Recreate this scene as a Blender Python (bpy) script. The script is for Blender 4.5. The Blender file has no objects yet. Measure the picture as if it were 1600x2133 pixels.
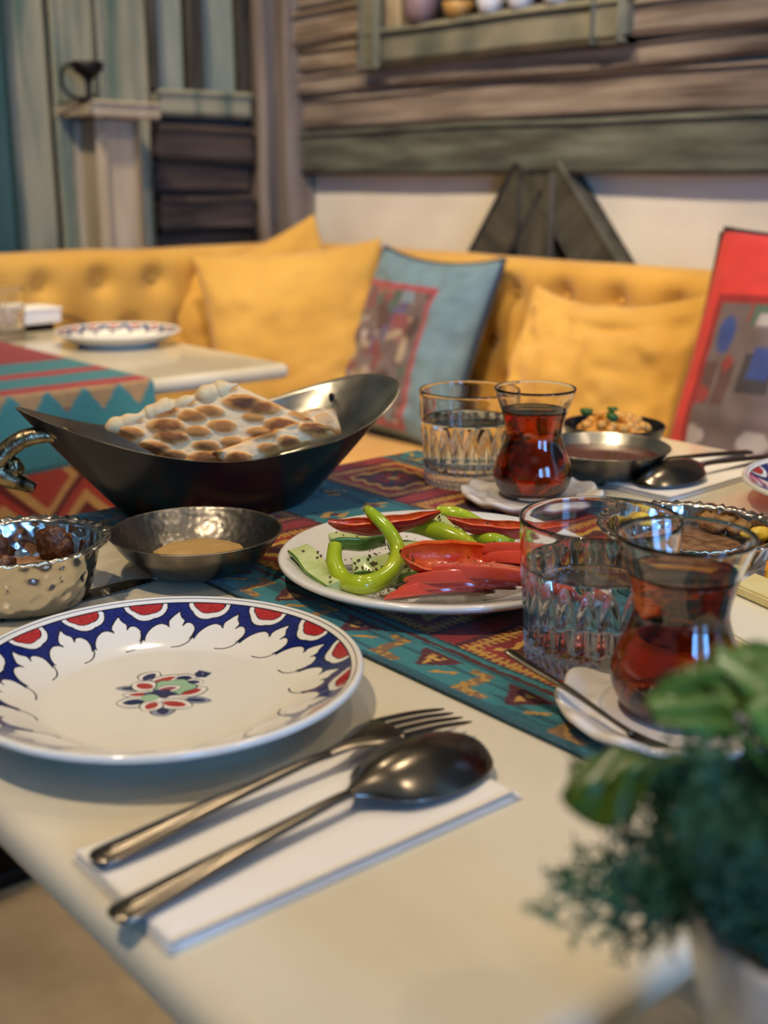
import bpy, bmesh, math, random
import numpy as np
from mathutils import Vector, Matrix, noise as mnoise
from mathutils.bvhtree import BVHTree

SC = bpy.context.scene
COL = SC.collection
PI = math.pi
random.seed(7)
RNG = np.random.default_rng(7)

# ------------------------------------------------------------------ camera
# x runs along the sofa wall, y towards it, z up; table top at z = .75
FPX = 2480.0
PITCH = math.radians(15.623)
YAW = math.radians(139.88)
CAM = Vector((0.0, 0.0, 0.995))
cam_d = bpy.data.cameras.new('camera')
cam_d.sensor_fit = 'HORIZONTAL'
cam_d.sensor_width = 24.0
cam_d.lens = 24.0 * FPX / 1600.0
cam_d.clip_start = 0.01
cam_d.dof.use_dof = True
cam_d.dof.focus_distance = 0.715
cam_d.dof.aperture_fstop = 5.9
cam = bpy.data.objects.new('camera', cam_d)
COL.objects.link(cam)
cam.location = CAM
cam.rotation_euler = (PI / 2 - PITCH, 0, YAW - PI / 2)
SC.camera = cam

# ------------------------------------------------------------------ light
w = bpy.data.worlds.new('world')
SC.world = w
w.use_nodes = True
w.node_tree.nodes['Background'].inputs[0].default_value = (0.62, 0.78, 1.0, 1)
w.node_tree.nodes['Background'].inputs[1].default_value = 1.2


def area(name, loc, target, sx, sy, power, col):
    d = bpy.data.lights.new(name, 'AREA')
    d.shape = 'RECTANGLE'
    d.size, d.size_y = sx, sy
    d.energy = power
    d.color = col
    o = bpy.data.objects.new(name, d)
    COL.objects.link(o)
    o.location = loc
    o.rotation_euler = (Vector(target) - Vector(loc)).to_track_quat('-Z', 'Y').to_euler()
    return o


def spot(name, loc, target, power, col, r=.05, ang=95):
    d = bpy.data.lights.new(name, 'SPOT')
    d.energy = power
    d.color = col
    d.shadow_soft_size = r
    d.spot_size = math.radians(ang)
    d.spot_blend = .6
    o = bpy.data.objects.new(name, d)
    COL.objects.link(o)
    o.location = loc
    o.rotation_euler = (Vector(target) - Vector(loc)).to_track_quat('-Z', 'Y').to_euler()
    return o


WARM = (1.0, .81, .585)
# daylight entering by the window behind the camera
for wy in (-.55, .65):
    area('window_daylight', (2.36, wy, 1.30), (-1, wy * .5 + .2, .9), .55, 1.25, 46, (.13, .41, 1.0))
# warm ceiling lamps
spot('ceiling_lamp', (-1.55, .95, 2.62), (-1.0, .75, .7), 18, WARM, .05, 110)
spot('ceiling_lamp', (-.55, 1.05, 2.62), (-.5, .6, .7), 18, WARM, .05, 110)
spot('ceiling_lamp', (.75, .75, 2.62), (-.2, .5, .7), 18, WARM, .05, 110)
spot('ceiling_lamp', (-1.6, .3, 2.62), (-2.25, 1.7, .85), 128, WARM, .07, 64)
spot('ceiling_lamp', (-.6, .35, 2.62), (-1.3, 1.75, .85), 128, WARM, .07, 68)
spot('ceiling_lamp', (-.45, -.3, 2.62), (-.72, .5, .75), 84, WARM, .05, 58)
area('ceiling_fill', (-.7, .2, 2.66), (-.7, .2, 0), 4.6, 3.4, 7, (1.0, .84, .64))  # wide soft fill added under the ceiling, not a lamp of the room

SC.view_settings.view_transform = 'Standard'
SC.view_settings.look = 'None'
SC.view_settings.gamma = 1.0
SC.view_settings.use_curve_mapping = False
SC.view_settings.exposure = -0.12
SC.cycles.use_denoising = True
SC.cycles.sample_clamp_indirect = 4.0
SC.cycles.max_bounces = 11
SC.cycles.diffuse_bounces = 2
SC.cycles.glossy_bounces = 3
SC.cycles.transmission_bounces = 11
SC.cycles.use_adaptive_sampling = True
SC.cycles.adaptive_threshold = 0.07
SC.cycles.adaptive_min_samples = 12
SC.cycles.transparent_max_bounces = 8
SC.cycles.blur_glossy = 0.6

# ------------------------------------------------------------------ helpers
_R = Vector((math.sin(YAW), -math.cos(YAW), 0))
_F = Vector((math.cos(YAW), math.sin(YAW), 0))
_FW = _F * math.cos(PITCH) + Vector((0, 0, -math.sin(PITCH)))
_UP = _F * math.sin(PITCH) + Vector((0, 0, math.cos(PITCH)))


def on(x, y, z):
    """the real point at height z seen at photograph position x, y"""
    d = _FW + _R * ((x - 800) / FPX) + _UP * ((1066.5 - y) / FPX)
    return CAM + d * ((z - CAM.z) / d.z)


def lin(c):
    out = []
    for v in c[:3]:
        v = v / 255.0
        out.append(v / 12.92 if v <= .04045 else ((v + .055) / 1.055) ** 2.4)
    return tuple(out) + (1.0,)


def tag(o, label=None, cat=None, group=None, kind=None):
    if label:
        o['label'] = label
    if cat:
        o['category'] = cat
    if group:
        o['group'] = group
    if kind:
        o['kind'] = kind
    return o


def empty(name, loc=(0, 0, 0), rz=0.0, label=None, cat=None, group=None, rot=None):
    o = bpy.data.objects.new(name, None)
    o.empty_display_size = .02
    COL.objects.link(o)
    o.location = loc
    o.rotation_euler = rot if rot else (0, 0, rz)
    return tag(o, label, cat, group)


def put(name, me, mat=None, parent=None, loc=None, rot=None):
    o = bpy.data.objects.new(name, me)
    COL.objects.link(o)
    if mat is not None and len(me.materials) == 0:
        me.materials.append(mat)
    if parent is not None:
        o.parent = parent
    if loc is not None:
        o.location = loc
    if rot is not None:
        o.rotation_euler = rot
    return o


def mesh(name, verts, faces, smooth=True):
    me = bpy.data.meshes.new(name)
    me.from_pydata([tuple(v) for v in verts], [], [tuple(f) for f in faces])
    if smooth:
        me.polygons.foreach_set('use_smooth', [True] * len(me.polygons))
    me.update()
    return me


def mesh_np(name, V, Q, col=None, smooth=True):
    """fast mesh from arrays of vertices and quads, with optional colour per vertex"""
    me = bpy.data.meshes.new(name)
    V = np.asarray(V, dtype=np.float32)
    Q = np.asarray(Q, dtype=np.int32)
    me.vertices.add(len(V))
    me.vertices.foreach_set('co', V.ravel())
    n = len(Q)
    me.loops.add(n * 4)
    me.polygons.add(n)
    me.loops.foreach_set('vertex_index', Q.ravel())
    me.polygons.foreach_set('loop_start', np.arange(0, n * 4, 4, dtype=np.int32))
    me.polygons.foreach_set('loop_total', np.full(n, 4, dtype=np.int32))
    if smooth:
        me.polygons.foreach_set('use_smooth', np.ones(n, dtype=bool))
    me.update(calc_edges=True)
    if col is not None:
        a = me.color_attributes.new('Col', 'FLOAT_COLOR', 'POINT')
        c = np.ones((len(V), 4), dtype=np.float32)
        c[:, :3] = col
        a.data.foreach_set('color', c.ravel())
    me.validate()
    return me


def grid_quads(nu, nv, wrap_u=False, wrap_v=False):
    iu = np.arange(nu if wrap_u else nu - 1)
    iv = np.arange(nv if wrap_v else nv - 1)
    a, b = np.meshgrid(iu, iv, indexing='ij')
    a1, b1 = (a + 1) % nu, (b + 1) % nv
    return np.stack([a * nv + b, a1 * nv + b, a1 * nv + b1, a * nv + b1], -1).reshape(-1, 4)


def lathe(name, prof, n=64, mod=None, cap0=True):
    """revolve a profile of (r, z); mod(angle, i, r, z) may return a changed (r, z)"""
    V, F = [], []
    m = len(prof)
    for i, (r, z) in enumerate(prof):
        for k in range(n):
            a = 2 * PI * k / n
            rr, zz = mod(a, i, r, z) if mod else (r, z)
            V.append((rr * math.cos(a), rr * math.sin(a), zz))
    for i in range(m - 1):
        for k in range(n):
            F.append((i * n + k, i * n + (k + 1) % n, (i + 1) * n + (k + 1) % n, (i + 1) * n + k))
    if cap0:
        F.append(tuple(range(n - 1, -1, -1)))
        F.append(tuple((m - 1) * n + k for k in range(n)))
    return mesh(name, V, F)


def spline(pts, n):
    """Catmull-Rom through points (any dimension)"""
    P = np.array(pts, dtype=float)
    P = np.vstack([2 * P[0] - P[1], P, 2 * P[-1] - P[-2]])
    out = []
    m = len(P) - 3
    for t in np.linspace(0, m, n):
        i = min(int(t), m - 1)
        f = t - i
        a, b, c, d = P[i], P[i + 1], P[i + 2], P[i + 3]
        out.append(.5 * ((2 * b) + (c - a) * f + (2 * a - 5 * b + 4 * c - d) * f * f + (3 * b - a - 3 * c + d) * f ** 3))
    return np.array(out)


def tube(name, pts, radii, n=40, k=12, flat=1.0, cap=True):
    """round tube through points with a radius at each point"""
    q = spline([tuple(p) + (r,) for p, r in zip(pts, radii)], n)
    V, F = [], []
    up = Vector((0, 0, 1))
    for i in range(n):
        p = Vector(q[i, :3])
        t = Vector(q[min(i + 1, n - 1), :3]) - Vector(q[max(i - 1, 0), :3])
        t.normalize()
        s = t.cross(up)
        if s.length < 1e-4:
            s = t.cross(Vector((1, 0, 0)))
        s.normalize()
        b = s.cross(t)
        r = max(q[i, 3], 1e-5)
        for j in range(k):
            a = 2 * PI * j / k
            V.append(p + s * (r * math.cos(a)) + b * (r * flat * math.sin(a)))
    for i in range(n - 1):
        for j in range(k):
            F.append((i * k + j, i * k + (j + 1) % k, (i + 1) * k + (j + 1) % k, (i + 1) * k + j))
    if cap:
        F.append(tuple(range(k - 1, -1, -1)))
        F.append(tuple((n - 1) * k + j for j in range(k)))
    return mesh(name, V, F)


def box(name, x0, x1, y0, y1, z0, z1, bevel=0.0, seg=2):
    bm = bmesh.new()
    bmesh.ops.create_cube(bm, size=1)
    for v in bm.verts:
        v.co = ((x0 + x1) / 2 + v.co.x * (x1 - x0), (y0 + y1) / 2 + v.co.y * (y1 - y0), (z0 + z1) / 2 + v.co.z * (z1 - z0))
    if bevel:
        bmesh.ops.bevel(bm, geom=bm.edges[:], offset=bevel, segments=seg, affect='EDGES', profile=.5)
    me = bpy.data.meshes.new(name)
    bm.to_mesh(me)
    bm.free()
    if bevel:
        me.polygons.foreach_set('use_smooth', [True] * len(me.polygons))
        try:
            me.set_sharp_from_angle(angle=math.radians(40))
        except Exception:
            pass
    return me


def lump(name, rx, ry, rz, amp=.15, freq=2.2, seed=0, sub=3, ridge=False):
    bm = bmesh.new()
    bmesh.ops.create_icosphere(bm, subdivisions=sub, radius=1)
    for v in bm.verts:
        p = v.co * freq + Vector((seed * 3.1, seed * 1.7, seed * .9))
        d = mnoise.fractal(p, 1.0, 2.0, 3)
        if ridge:
            d = -abs(d) * 1.6 + .3
        v.co *= 1 + amp * d
        v.co = (v.co.x * rx, v.co.y * ry, v.co.z * rz)
    me = bpy.data.meshes.new(name)
    bm.to_mesh(me)
    bm.free()
    me.polygons.foreach_set('use_smooth', [True] * len(me.polygons))
    return me


def vnoise(x, y, seed=0):
    """smooth value noise on arrays"""
    xi, yi = np.floor(x).astype(np.int64), np.floor(y).astype(np.int64)
    fx, fy = x - xi, y - yi
    fx, fy = fx * fx * (3 - 2 * fx), fy * fy * (3 - 2 * fy)

    def h(a, b):
        v = np.sin(a * 127.1 + b * 311.7 + seed * 74.7) * 43758.5453
        return v - np.floor(v)
    return (h(xi, yi) * (1 - fx) + h(xi + 1, yi) * fx) * (1 - fy) + (h(xi, yi + 1) * (1 - fx) + h(xi + 1, yi + 1) * fx) * fy


def sstep(a, b, x):
    t = np.clip((x - a) / (b - a), 0, 1)
    return t * t * (3 - 2 * t)


def C3(*c):
    return np.array(lin(c)[:3])


# ------------------------------------------------------------------ materials
def material(name, col=(200, 200, 200), rough=.5, metal=0.0, spec=.5, col2=None, nscale=8.0, ndetail=4.0, nstretch=(1, 1, 1),
             ramp=(.35, .65), bump=0.0, bscale=40.0, bstretch=None, bdist=.002, attr=False, coat=0.0, sheen=0.0, trans=0.0, ior=1.45,
             sss=0.0, ssscol=None, bvor=False, aniso=0.0):
    m = bpy.data.materials.new(name)
    m.use_nodes = True
    nt = m.node_tree
    b = nt.nodes['Principled BSDF']
    b.inputs['Base Color'].default_value = lin(col)
    b.inputs['Roughness'].default_value = rough
    b.inputs['Metallic'].default_value = metal
    b.inputs['Specular IOR Level'].default_value = spec
    b.inputs['Coat Weight'].default_value = coat
    b.inputs['Coat Roughness'].default_value = .08
    b.inputs['Sheen Weight'].default_value = sheen
    b.inputs['Transmission Weight'].default_value = trans
    b.inputs['IOR'].default_value = ior
    if sss:
        b.inputs['Subsurface Weight'].default_value = sss
        b.inputs['Subsurface Radius'].default_value = (.006, .003, .002)
        b.inputs['Subsurface Scale'].default_value = 1.0
    tc = nt.nodes.new('ShaderNodeTexCoord')
    if attr:
        a = nt.nodes.new('ShaderNodeAttribute')
        a.attribute_name = 'Col'
        nt.links.new(a.outputs['Color'], b.inputs['Base Color'])
    elif col2 is not None:
        mp = nt.nodes.new('ShaderNodeMapping')
        mp.inputs['Scale'].default_value = nstretch
        n = nt.nodes.new('ShaderNodeTexNoise')
        n.inputs['Scale'].default_value = nscale
        n.inputs['Detail'].default_value = ndetail
        r = nt.nodes.new('ShaderNodeValToRGB')
        r.color_ramp.elements[0].position = ramp[0]
        r.color_ramp.elements[1].position = ramp[1]
        r.color_ramp.elements[0].color = lin(col)
        r.color_ramp.elements[1].color = lin(col2)
        nt.links.new(tc.outputs['Object'], mp.inputs['Vector'])
        nt.links.new(mp.outputs['Vector'], n.inputs['Vector'])
        nt.links.new(n.outputs['Fac'], r.inputs['Fac'])
        nt.links.new(r.outputs['Color'], b.inputs['Base Color'])
    if bump:
        mp2 = nt.nodes.new('ShaderNodeMapping')
        mp2.inputs['Scale'].default_value = bstretch or nstretch
        nt.links.new(tc.outputs['Object'], mp2.inputs['Vector'])
        if bvor:
            n2 = nt.nodes.new('ShaderNodeTexVoronoi')
            n2.feature = 'SMOOTH_F1'
            out = n2.outputs['Distance']
        else:
            n2 = nt.nodes.new('ShaderNodeTexNoise')
            n2.inputs['Detail'].default_value = 4
            out = n2.outputs['Fac']
        n2.inputs['Scale'].default_value = bscale
        bp = nt.nodes.new('ShaderNodeBump')
        bp.inputs['Strength'].default_value = bump
        bp.inputs['Distance'].default_value = bdist
        nt.links.new(mp2.outputs['Vector'], n2.inputs['Vector'])
        nt.links.new(out, bp.inputs['Height'])
        nt.links.new(bp.outputs['Normal'], b.inputs['Normal'])
    return m


M = {}
M['marble'] = material('cream_onyx', (226, 214, 186), .14, col2=(200, 184, 148), nscale=3.0, nstretch=(1, 2.2, 1), ndetail=7, ramp=(.42, .72), spec=.5)
M['floor'] = material('floor_tan', (206, 180, 136), .55, col2=(186, 160, 118), nscale=9, ndetail=3)
M['black_metal'] = material('black_metal', (20, 18, 17), .4, .6)
M['plaster'] = material('plaster', (236, 228, 212), .85, col2=(224, 214, 196), nscale=5, bump=.15, bscale=30)
M['ceil'] = material('ceiling_paint', (150, 135, 115), .9)
M['wallplain'] = material('wall_paint', (170, 152, 126), .9)
M['wood_brown'] = material('weathered_wood', (74, 60, 52), .75, col2=(164, 148, 132), nscale=3.0, nstretch=(1.2, 14, 14), ndetail=8, ramp=(.3, .72), bump=.5, bscale=4, bstretch=(1, 18, 18), bdist=.006)
M['wood_warm'] = material('weathered_wood_warm', (102, 84, 66), .75, col2=(178, 160, 138), nscale=3.0, nstretch=(1.4, 14, 14), ndetail=8, ramp=(.3, .7), bump=.5, bscale=4, bstretch=(1, 18, 18), bdist=.006)
M['wood_dark'] = material('dark_wood', (48, 38, 32), .75, col2=(98, 82, 72), nscale=3.0, nstretch=(14, 1.4, 14), ndetail=8, ramp=(.3, .75), bump=.5, bscale=4, bstretch=(18, 1, 18), bdist=.006)
M['wood_beam'] = material('green_tinged_beam', (66, 66, 58), .75, col2=(110, 114, 100), nscale=4.0, nstretch=(1.5, 10, 10), ndetail=8, ramp=(.35, .7), bump=.4, bscale=4, bstretch=(1, 16, 16), bdist=.005)
M['wood_brace'] = material('brace_wood', (56, 52, 44), .75, col2=(86, 82, 70), nscale=4.0, nstretch=(8, 8, 1.5), ndetail=8, ramp=(.35, .7), bump=.4, bscale=4, bstretch=(16, 16, 1), bdist=.005)
M['wood_green'] = material('flaking_green_plank', (88, 108, 92), .75, col2=(160, 154, 128), nscale=2.2, nstretch=(9, 9, 1.1), ndetail=8, ramp=(.34, .56), bump=.4, bscale=4, bstretch=(16, 16, 1), bdist=.005)
M['wood_sage'] = material('pale_sage_panel', (132, 144, 128), .75, col2=(162, 162, 142), nscale=2.5, nstretch=(6, 6, 1.1), ndetail=7, ramp=(.35, .6), bump=.3, bscale=4, bstretch=(16, 16, 1), bdist=.004)
M['wood_teal'] = material('teal_door_paint', (44, 78, 76), .6, col2=(60, 92, 88), nscale=3, nstretch=(6, 6, 1))
M['wood_post'] = material('grey_post', (98, 84, 74), .75, col2=(150, 136, 124), nscale=2.2, nstretch=(12, 12, 1.0), ndetail=8, ramp=(.3, .72), bump=.6, bscale=4, bstretch=(18, 18, 1), bdist=.008)
M['wood_pale'] = material('pale_pillar_wood', (158, 142, 116), .75, col2=(184, 170, 146), nscale=2.5, nstretch=(10, 10, 1.2), ndetail=7, ramp=(.32, .7), bump=.4, bscale=4, bstretch=(16, 16, 1), bdist=.004)
M['wood_frame'] = material('frame_wood', (84, 88, 76), .75, col2=(132, 126, 106), nscale=3.0, nstretch=(3, 6, 3), ndetail=8, ramp=(.35, .65), bump=.4, bscale=8)
M['wood_frame_light'] = material('frame_inner', (150, 132, 108), .7, col2=(176, 160, 134), nscale=4, nstretch=(3, 3, 3))
M['niche'] = material('niche_dark', (46, 38, 36), .8)
M['mustard'] = material('mustard_cloth', (222, 172, 78), .85, col2=(208, 156, 62), nscale=6, sheen=.25, bump=.12, bscale=260, bdist=.001)
M['cloth'] = material('printed_cloth', rough=.9, attr=True, sheen=.15, bump=.15, bscale=300, bdist=.001)
M['piping_navy'] = material('navy_piping', (44, 60, 80), .8)
M['piping_black'] = material('black_piping', (46, 36, 34), .8)
M['kilim'] = material('kilim_weave', rough=.95, attr=True, sheen=.2, bump=.9, bscale=900, bstretch=(.45, 1, 1), bdist=.0015)
M['porcelain'] = material('white_porcelain', (238, 234, 226), .12, coat=.3)
M['porcelain_emb'] = material('embossed_porcelain', (236, 232, 224), .14, coat=.3, bump=.35, bscale=130, bvor=True, bdist=.001)
M['iznik'] = material('painted_porcelain', rough=.1, attr=True, coat=.35)
M['saucer'] = material('ivory_saucer', (232, 222, 208), .16, coat=.3)
M['steel'] = material('cutlery_steel', (124, 115, 102), .22, 1.0)
M['steel_dark'] = material('knife_steel', (118, 112, 104), .3, 1.0)
M['pewter'] = material('pewter', (172, 166, 154), .3, 1.0, col2=(112, 106, 98), nscale=30, bump=.15, bscale=120, bdist=.0006)
M['pewter_eng'] = material('engraved_pewter', (128, 122, 112), .33, 1.0, bump=.35, bscale=230, bvor=True, bdist=.0012)
M['hammered'] = material('hammered_tin', (205, 200, 190), .2, 1.0, bump=1.0, bscale=125, bvor=True, bdist=.0026)
M['tin_inside'] = material('tinned_inside', (196, 190, 172), .3, 1.0, col2=(160, 154, 140), nscale=40, bump=.5, bscale=80, bvor=True, bdist=.001)
M['wok_black'] = material('blackened_copper', (20, 19, 21), .32, .2, coat=.2, col2=(42, 35, 30), nscale=26, ndetail=8, ramp=(.5, .8), bump=.12, bscale=60, bdist=.001)
M['brass'] = material('worn_brass', (150, 136, 104), .3, 1.0, col2=(44, 38, 30), nscale=120, ramp=(.45, .7), bump=.6, bscale=160, bdist=.0015)
M['bread'] = material('flatbread', rough=.75, attr=True, bump=.4, bscale=180, bdist=.001, sss=.1)
M['crumb'] = material('bread_crumb', (240, 212, 160), .85, col2=(226, 188, 130), nscale=90, bump=.6, bscale=160, bdist=.0015)
M['hummus'] = material('tahini_paste', (196, 158, 96), .45, col2=(182, 142, 80), nscale=60, bump=.3, bscale=70, bdist=.002)
M['napkin'] = material('paper_napkin', (240, 234, 224), .85, bump=.25, bscale=60, bdist=.0008)
M['green_pep'] = material('green_pepper', (188, 202, 40), .16, col2=(158, 184, 30), nscale=45, coat=.5, spec=.6)
M['red_pep'] = material('red_pepper_skin', (200, 30, 16), .16, col2=(160, 18, 22), nscale=40, coat=.5, spec=.6)
M['red_in'] = material('red_pepper_flesh', (236, 112, 42), .25, col2=(216, 62, 22), nscale=120, coat=.4, bump=.5, bscale=200, bdist=.001)
M['tomato'] = material('tomato_flesh', (228, 108, 86), .22, col2=(244, 166, 138), nscale=110, ramp=(.4, .7), coat=.4, sss=.2, bump=.15, bscale=260, bdist=.0008)
M['tomato_skin'] = material('tomato_skin', (226, 86, 66), .16, coat=.5)
M['cuc_in'] = material('cucumber_flesh', (212, 220, 160), .25, col2=(186, 204, 122), nscale=90, coat=.35)
M['cuc_skin'] = material('cucumber_skin', (66, 116, 30), .25, col2=(128, 164, 60), nscale=60, nstretch=(1, 1, 1), coat=.3)
M['flake'] = material('dried_herb_flake', (74, 48, 26), .8, col2=(104, 84, 44), nscale=400)
M['date'] = material('dried_date', (84, 46, 22), .4, col2=(150, 104, 66), nscale=220, ramp=(.5, .75), bump=1.0, bscale=220, bdist=.002)
M['crumble'] = material('sweet_crumble', (132, 84, 44), .6, col2=(176, 134, 92), nscale=200, bump=1.0, bscale=180, bdist=.003)
M['spread'] = material('hazelnut_spread', (104, 62, 36), .4, col2=(170, 128, 88), nscale=120, bump=.6, bscale=120, bdist=.002)
M['walnut'] = material('walnut_kernel', (176, 126, 62), .55, col2=(128, 84, 38), nscale=160, bump=.8, bscale=200, bdist=.002)
M['butter'] = material('butter', (240, 202, 66), .35)
M['cheese'] = material('pale_cheese', (240, 224, 158), .45, col2=(232, 212, 140), nscale=40, bump=.2, bscale=90, bdist=.001)
M['cheese_white'] = material('white_cheese', (238, 230, 204), .5, bump=.2, bscale=90, bdist=.001)
M['cheddar'] = material('orange_cheese', (236, 160, 26), .4)
M['sauce'] = material('red_sauce', (96, 20, 18), .12, coat=.5)
M['chick'] = material('chickpea', (214, 160, 76), .45, col2=(196, 132, 56), nscale=90)
M['herbleaf'] = material('parsley_leaf', (44, 84, 30), .5)
M['arugula'] = material('broad_green_leaf', (86, 122, 54), .35, col2=(64, 104, 40), nscale=50, coat=.2)
M['arugula_d'] = material('olive_green_leaf', (84, 108, 28), .35, col2=(62, 88, 20), nscale=50, coat=.2)
M['dill'] = material('dill_frond', (42, 82, 58), .55, col2=(62, 104, 66), nscale=30)
M['pot'] = material('veined_stoneware', (214, 206, 194), .25, col2=(176, 168, 160), nscale=26, ramp=(.5, .7), coat=.2)
M['iron'] = material('wrought_iron', (24, 22, 24), .5, .5)
M['shelfwhite'] = material('white_enamel', (214, 216, 226), .3)
M['ochre'] = material('ochre_glaze', (172, 132, 72), .35)
M['mauve'] = material('mauve_clay', (126, 104, 108), .5)


def glass_mat(name, col=(255, 255, 255), ior=1.5, rough=0.0):
    m = bpy.data.materials.new(name)
    m.use_nodes = True
    b = m.node_tree.nodes['Principled BSDF']
    b.inputs['Base Color'].default_value = lin(col)
    b.inputs['Roughness'].default_value = rough
    b.inputs['Transmission Weight'].default_value = 1.0
    b.inputs['IOR'].default_value = ior
    return m


M['glass'] = glass_mat('clear_glass', (252, 252, 250), 1.48)
M['water'] = glass_mat('water', (252, 253, 253), 1.33)
M['tea'] = glass_mat('black_tea', (255, 255, 255), 1.33)
_nt = M['tea'].node_tree
_va = _nt.nodes.new('ShaderNodeVolumeAbsorption')
_va.inputs['Color'].default_value = (.89, .67, .03, 1)
_va.inputs['Density'].default_value = 230
_nt.links.new(_va.outputs[0], _nt.nodes['Material Output'].inputs['Volume'])
M['pane'] = glass_mat('window_glass', (250, 252, 255), 1.1)


# ------------------------------------------------------------------ the room
def plank(name, x0, x1, y0, y1, z0, z1, axis, parent, mat, wob=.006, seed=0, n=26):
    """rough-sawn board: rounded section swept along its axis with uneven faces"""
    lo, hi = [x0, y0, z0], [x1, y1, z1]
    a = 'xyz'.index(axis)
    o = [i for i in range(3) if i != a]
    hu, hv = (hi[o[0]] - lo[o[0]]) / 2, (hi[o[1]] - lo[o[1]]) / 2
    cu, cv = (hi[o[0]] + lo[o[0]]) / 2, (hi[o[1]] + lo[o[1]]) / 2
    ring = []
    ch = min(hu, hv) * .3
    for (su, sv) in ((-1, -1), (1, -1), (1, 1), (-1, 1)):
        c1, c2 = (su * (hu - ch), sv * hv), (su * hu, sv * (hv - ch))
        ring += [c1, c2] if su * sv > 0 else [c2, c1]
    ring2 = []
    for i in range(8):
        p, q = ring[i], ring[(i + 1) % 8]
        ring2 += [p, ((p[0] + q[0]) / 2, (p[1] + q[1]) / 2)]
    k = len(ring2)
    V, F = [], []
    for i in range(n):
        t = lo[a] + (hi[a] - lo[a]) * i / (n - 1)
        for j, (u, v) in enumerate(ring2):
            q = Vector((t * 3.0, u * 9 + seed * 5.3, v * 9 + seed * 2.1))
            d1, d2 = mnoise.noise(q), mnoise.noise(q + Vector((31, 7, 3)))
            p = [0, 0, 0]
            p[a], p[o[0]], p[o[1]] = t, cu + u + d1 * wob, cv + v + d2 * wob
            V.append(p)
    for i in range(n - 1):
        for j in range(k):
            F.append((i * k + j, i * k + (j + 1) % k, (i + 1) * k + (j + 1) % k, (i + 1) * k + j))
    F.append(tuple(range(k - 1, -1, -1)))
    F.append(tuple((n - 1) * k + j for j in range(k)))
    me = mesh(name, V, F)
    try:
        me.set_sharp_from_angle(angle=math.radians(50))
    except Exception:
        pass
    return put(name, me, mat, parent)


def struct(o, label=None):
    o['kind'] = 'structure'
    if label:
        o['label'] = label
    return o


XL, YR = -2.54, 1.82          # left wall plane, sofa wall plane
floor = struct(put('floor', box('floor', -3.2, 2.6, -2.6, 2.1, -.06, 0), M['floor']), 'tan stone floor under the tables')
ceiling = struct(put('ceiling', box('ceiling', -3.2, 2.6, -2.6, 2.1, 2.72, 2.8), M['ceil']), 'plain ceiling of the dining room')
wall_right = struct(put('wall_right', box('wall', -2.7, 2.6, YR, YR + .12, 0, 2.72), M['plaster']), 'cream plaster wall with rough weathered boards behind the sofa')
wall_left = struct(put('wall_left', box('wall', XL - .14, XL, -2.6, YR, 0, 2.72), M['wood_dark']), 'wall of flaking green planks and dark logs at the far left')
wall_back = struct(put('wall_back', box('wall', -2.7, 2.6, -2.6, -2.5, 0, 2.72), M['wallplain']), 'plain wall behind the viewer')
# side wall with the window opening that lets the daylight in
bm = bmesh.new()
for (y0, y1, z0, z1) in ((-2.5, -.9, 0, 2.72), (1.1, YR, 0, 2.72), (-.9, 1.1, 0, .6), (-.9, 1.1, 2.0, 2.72)):
    r = bmesh.ops.create_cube(bm, size=1)
    for v in r['verts']:
        v.co = (2.46 + v.co.x * .12, (y0 + y1) / 2 + v.co.y * (y1 - y0), (z0 + z1) / 2 + v.co.z * (z1 - z0))
me = bpy.data.meshes.new('wall')
bm.to_mesh(me)
bm.free()
wall_side = struct(put('wall_side', me, M['wallplain']), 'side wall with the daylight window')
window_1 = struct(empty('window_1', (2.46, .1, .6)), 'window that lets in the daylight')
for yy in (-1.0, -.35, .35, 1.0):
    put('mullion', box('mullion', -.03, .03, yy - .03, yy + .03, 0, 1.4, .004), M['wood_pale'], window_1)
for zz in (.03, 1.37):
    put('rail', box('rail', -.03, .03, -1.0, 1.0, zz - .03, zz + .03, .004), M['wood_pale'], window_1)

# boards on the sofa wall
plank('beam', -2.46, .9, YR - .045, YR + .01, 1.005, 1.104, 'x', wall_right, M['wood_beam'], .006, 1, 60)
rows = [(1.106, 1.182, 'wood_brown'), (1.184, 1.232, 'wood_brown')]
for i, (z0, z1, mk) in enumerate(rows):
    plank('board', -2.46, .9, YR - .04 - .01 * (i % 2), YR + .01, z0, z1, 'x', wall_right, M[mk], .009, 3 + i, 60)
z = 1.234
for i in range(8):
    h = (.058, .078, .066, .09)[i % 4]
    plank('board', -2.46, -2.165, YR - .05 - .014 * (i % 2), YR + .01, z, z + h, 'x', wall_right, M['wood_warm'], .008, 11 + i, 14)
    plank('board', -1.42, .9, YR - .05 - .014 * ((i + 1) % 2), YR + .01, z, z + h, 'x', wall_right, M['wood_brown'], .008, 21 + i, 40)
    z += h + .002
put('upper_board', box('upper_board', -2.46, .9, YR - .04, YR + .01, z, 2.72), M['wood_brown'], wall_right)
# braces on the plaster: a post and two slanting timbers
plank('brace_post', -1.70, -1.60, YR - .05, YR + .01, .4, 1.004, 'z', wall_right, M['wood_brace'], .004, 40, 16)


def slant(name, xa, za, xb, zb, wd, seed):
    d = Vector((xb - xa, 0, zb - za))
    L = d.length
    ang = math.atan2(d.z, d.x)
    root = plank(name, 0, L, -.025, .025, -wd / 2, wd / 2, 'x', wall_right, M['wood_brace'], .004, seed, 20)
    root.location = (xa, YR - .022, za)
    root.rotation_euler = (0, -ang, 0)
    return root


slant('brace', -1.985, .56, -1.672, 1.0, .10, 41)
slant('brace', -1.24, .56, -1.63, 1.0, .10, 42)

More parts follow.
